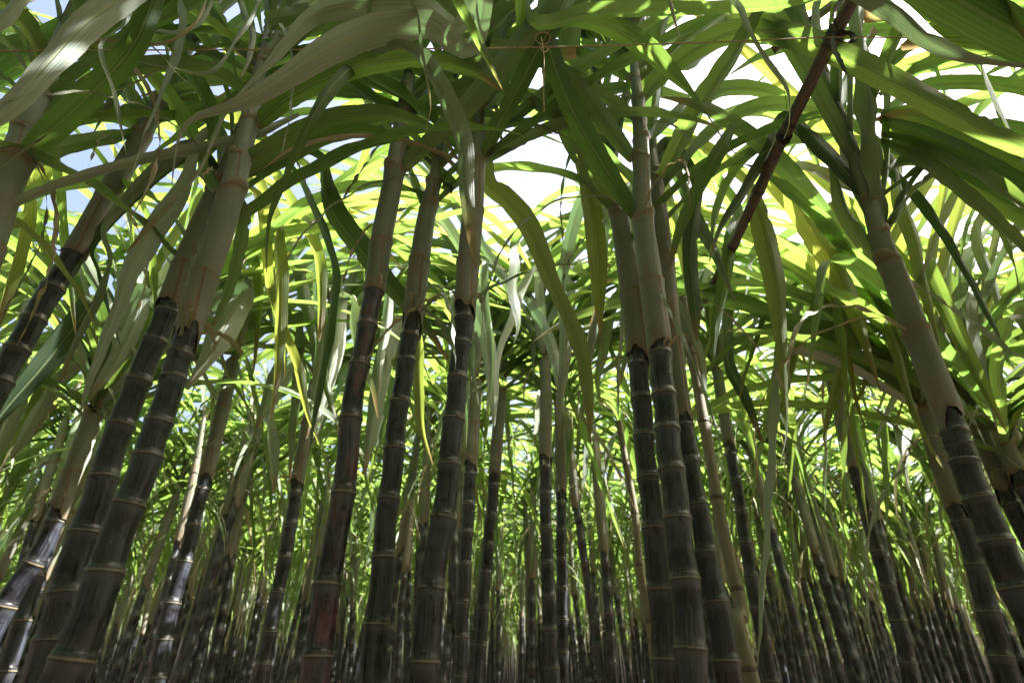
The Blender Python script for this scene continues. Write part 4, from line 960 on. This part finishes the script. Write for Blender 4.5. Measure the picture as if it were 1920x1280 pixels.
# the rest of the field: one mass
LOW = []
for s in range(7):
    st, sh, lv, dry = proto_parts(300 + s, low=True, nleaf=6)
    LOW.append((st, sh, lv, dry))
def cat(acc_or_list):
    a = Acc()
    for q in acc_or_list: a.add(q)
    return np.concatenate(a.v), np.concatenate(a.f), np.concatenate(a.u)
LOWC = []
for st, sh, lv, dry in LOW:
    vs, fs, us = cat([(np.concatenate(st.v), np.concatenate(st.f), np.concatenate(st.u))])
    vh, fh, uh = cat([(np.concatenate(sh.v), np.concatenate(sh.f), np.concatenate(sh.u))])
    vl, fl, ul = cat(lv)
    LOWC.append(((vs, fs, us), (vh, fh, uh), (vl, fl, ul), cat(dry)))
accs = [Acc(), Acc(), Acc(), Acc()]
nfar = 0
for k in range(6, 14):
    y0 = ROW2 + 1.1 * (k - 2)
    half = .8 * y0 + .8
    for x in row_xs(-half, half, 7.5):
        a = rr.gauss(0, .45) + rr.choice((0, pi)); sc = rr.uniform(.92, 1.08); lx, ly = rr.gauss(0, .035), rr.gauss(0, .035)
        yy = y0 + rr.gauss(0, .1)
        M = np.array([[cos(a), -sin(a), lx], [sin(a), cos(a), ly], [0, 0, 1]]) * sc
        src = LOWC[rr.randrange(7)]
        for ac, (v, f, u) in zip(accs, src):
            ac.add((v @ M.T + np.array([x, yy, -.02]), f, u))
        nfar += 1
print('far canes', nfar)
for (y0, xr) in [(-1.65, (-5, 6)), (-2.75, (-6, 7)), (-3.9, (-7, 8)), (-5.0, (-7, 8)), (-6.1, (-8, 8)),
                 (-.55, (-7, -2.3)), (-.55, (2.7, 8)), (1.0, (-8, -3.1)), (1.0, (3.3, 9)), (2.1, (-8, -3.7)), (2.1, (3.7, 9)),
                 (3.2, (-9, -3.6)), (3.2, (3.6, 10)), (4.3, (-9, -4.5)), (4.3, (4.5, 10)), (5.4, (-9, -5.4)), (5.4, (5.4, 10)), (6.5, (-9, -6.4)), (6.5, (6.4, 10))]:
    for x in row_xs(xr[0], xr[1], 4.2):
        a = rr.gauss(0, .45) + rr.choice((0, pi)); sc = rr.uniform(.92, 1.08); lx, ly = rr.gauss(0, .035), rr.gauss(0, .035)
        M = np.array([[cos(a), -sin(a), lx], [sin(a), cos(a), ly], [0, 0, 1]]) * sc
        src = LOWC[rr.randrange(7)]
        for ac, (v, f, u) in zip(accs, src):
            ac.add((v @ M.T + np.array([x, y0 + rr.gauss(0, .1), -.02]), f, u))
tot = Acc(); mats = []
cnt = []
for ac in accs:
    v, f, u = np.concatenate(ac.v), np.concatenate(ac.f), np.concatenate(ac.u)
    tot.add((v, f, u)); cnt.append(len(f))
me = tot.mesh('distant_canes', M_STALK); me.materials.append(M_SHEATH); me.materials.append(M_LEAF); me.materials.append(M_DRY)
me.polygons.foreach_set('material_index', np.repeat([0, 1, 2, 3], cnt).astype(np.int32)); me.update()
o = link('distant_canes', me); o['kind'] = 'stuff'; o['label'] = 'mass of sugar canes fading into the depth of the field behind the fifth row'; o['category'] = 'sugar canes'

# ------------------------------------------------------------------ poles, twine and ties
def line_tube(P, r, sides=8, n=60, vs=None):
    Q = catmull(P, n); rr_ = np.interp(np.linspace(0, 1, n), np.linspace(0, 1, len(np.atleast_1d(r))), np.atleast_1d(r)) if np.size(r) > 1 else np.full(n, r)
    return tube(Q, rr_, sides, np.linspace(0, 1, n) if vs is None else vs)
def pole(P, r0, r1, joints, mat, label, cat='pole'):
    P = np.array(P); n = joints * 6 + 1
    t = np.linspace(0, 1, n); Q = catmull(P, n); v = t * joints; fr = v - np.floor(v)
    rr_ = (r0 + (r1 - r0) * t) * (1 + .12 * np.exp(-(np.minimum(fr, 1 - fr) / .06) ** 2))
    base = Q[0] if Q[0][2] < Q[-1][2] else Q[-1]
    root = thing('bamboo_pole', tuple(map(float, base)), label, cat)
    a = Acc().add(tube(Q, rr_, 16, v + .0001))
    child('culm', a, mat, root)
    for j in range(1, joints):
        c = np.array([np.interp(j / joints, t, Q[:, i]) for i in range(3)]); d = unit(Q[-1] - Q[0])
        s = np.linspace(-1, 1, 5); r = (r0 + (r1 - r0) * j / joints)
        child('joint_ring', Acc().add(tube(c + d * (s * .004)[:, None], r * (1.12 + .06 * (1 - s ** 2)), 16, np.zeros(5))), mat, root)
    return root
def down_to_ground(P):
    d = (P[0] - P[-1]); t = P[0][2] / -d[2] if d[2] < 0 else 0
    return [P[0] + d * t * 1.0] + list(P)
P = [pt(1412, 1285, 1.32), pt(1392, 1152, 1.34), pt(1353, 980, 1.36), pt(1327, 832, 1.38), pt(1300, 680, 1.4), pt(1280, 560, 1.42)]
P = [np.array([P[0][0] + .12, P[0][1], -.05])] + P
pole(P, .0165, .012, 12, M_BAMBOO, 'straight beige bamboo pole standing right of the tight trio of canes')
P = [pt(1232, 1285, 2.4), pt(1220, 1170, 2.4), pt(1200, 1065, 2.4), pt(1190, 960, 2.4), pt(1172, 860, 2.4), pt(1160, 790, 2.4)]
P = [np.array([P[0][0] + .03, P[0][1], -.05])] + P
pole(P, .019, .014, 12, M_BAMBOO, 'thin pale bamboo pole seen behind the left cane of the tight trio')
P = [pt(1640, -80, .66), pt(1560, 75, .8), pt(1475, 245, .98), pt(1405, 395, 1.18), pt(1345, 520, 1.42), pt(1312, 575, 1.68), pt(1290, 615, 2.1)]
pole(P, .0155, .011, 9, M_REDPOLE, 'reddish brown pole running diagonally up to the top right through the leaves')
P = [pt(1650, -60, .9), pt(1580, -5, .95), pt(1500, 55, 1.0), pt(1450, 95, 1.05)]
pole(P, .013, .011, 3, M_BAMBOO, 'short beige bamboo stick end crossing near the top of the reddish pole')

def twine(name, pts, r, label, extra=()):
    root = thing(name, tuple(map(float, pts[0])), label, 'twine')
    a = Acc().add(line_tube(pts, r, 6, 80, np.linspace(0, 300, 80)))
    child('strand', a, M_TWINE, root)
    if extra:
        b = Acc()
        for e in extra: b.add(line_tube(e, r * .8, 6, 40, np.linspace(0, 60, 40)))
        child('knot', b, M_TWINE, root)
    return root
def loop(px, py, f, rp, tilt=0):
    return [pt(px + rp * cos(a), py + rp * .8 * sin(a), f + .01 * sin(a + tilt)) for a in np.linspace(0, 6.6, 10)]
F1 = .77
twine('twine', [pt(-300, 96, F1), pt(340, 94, F1), pt(640, 93, F1), pt(1010, 89, F1), pt(1375, 78, F1), pt(1600, 70, F1), pt(1930, 79, F1), pt(2200, 85, F1)], .0015,
      'brown twine stretched across the leaves near the top of the picture',
      [[pt(1015, 70, F1 - .005), pt(1020, 110, F1 - .01), pt(1019, 160, F1 - .01), pt(1020, 210, F1)], loop(1018, 72, F1, 14), loop(1021, 92, F1, 7, 2)])
twine('twine', [pt(-200, 262, 1.1), pt(640, 256, 1.1), pt(920, 252, 1.1), pt(1300, 250, 1.1), pt(1480, 254, 1.1), pt(1760, 256, 1.1), pt(2200, 262, 1.1)], .0009,
      'lower brown twine behind the front row, level with the leaf collars')
twine('twine', [pt(-300, 622, 2.15), pt(700, 622, 2.15), pt(1230, 624, 2.15), pt(2200, 620, 2.15)], .0012,
      'far brown twine along the crowns of the second row')

root = thing('plastic_tie', tuple(map(float, pt(1575, 60, .8))), 'black plastic tie wrapped round the top of the reddish pole', 'tie')
a = Acc()
axis = unit(pt(1560, 75, .8) - pt(1600, 0, .735)); c0 = pt(1568, 62, .79)
for j in range(4):
    ang = np.linspace(0, 2 * pi, 17); A1 = unit(np.cross(axis, [0, 0, 1.])); B1 = np.cross(axis, A1)
    ctr = c0 + axis * (j * .006 - .01)
    a.add(tube(ctr + .0185 * (np.cos(ang)[:, None] * A1 + np.sin(ang)[:, None] * B1) + axis * (np.sin(ang) * .004)[:, None], np.full(17, .0035), 6, ang))
child('wrap', a, M_PLASTIC, root)
for Q in ([(1562, 62, .77, 8), (1563, 90, .765, 13), (1575, 115, .76, 12), (1588, 140, .76, 4)],
          [(1570, 60, .77, 8), (1595, 64, .765, 12), (1603, 74, .76, 14), (1590, 80, .76, 5)],
          [(1572, 58, .77, 8), (1565, 25, .765, 20), (1580, 0, .76, 26), (1590, -20, .76, 10)],
          [(1565, 62, .775, 6), (1548, 72, .77, 12), (1545, 80, .77, 4)]):
    child('loose_end', Acc().add(px_leaf(Q, n=16, K=4, clasp=False, seed=3, fold=.8, roll=.4)), M_PLASTIC, root)
root = thing('plastic_tie', tuple(map(float, pt(1478, 245, .98))), 'dark tie knotted round the middle of the reddish pole', 'tie')
a = Acc(); c0 = pt(1473, 250, .985); axis = unit(pt(1405, 395, 1.18) - pt(1475, 245, .98))
for j in range(4):
    ang = np.linspace(0, 2 * pi, 17); A1 = unit(np.cross(axis, [0, 0, 1.])); B1 = np.cross(axis, A1)
    a.add(tube(c0 + axis * (j * .005) + .0165 * (np.cos(ang)[:, None] * A1 + np.sin(ang)[:, None] * B1) + axis * (np.sin(ang) * .004)[:, None], np.full(17, .002), 6, ang))
child('wrap', a, M_PLASTIC, root)
child('loose_end', Acc().add(line_tube([pt(1490, 248, .97), pt(1500, 258, .965), pt(1507, 268, .96)], .002, 6, 12)), M_PLASTIC, root)
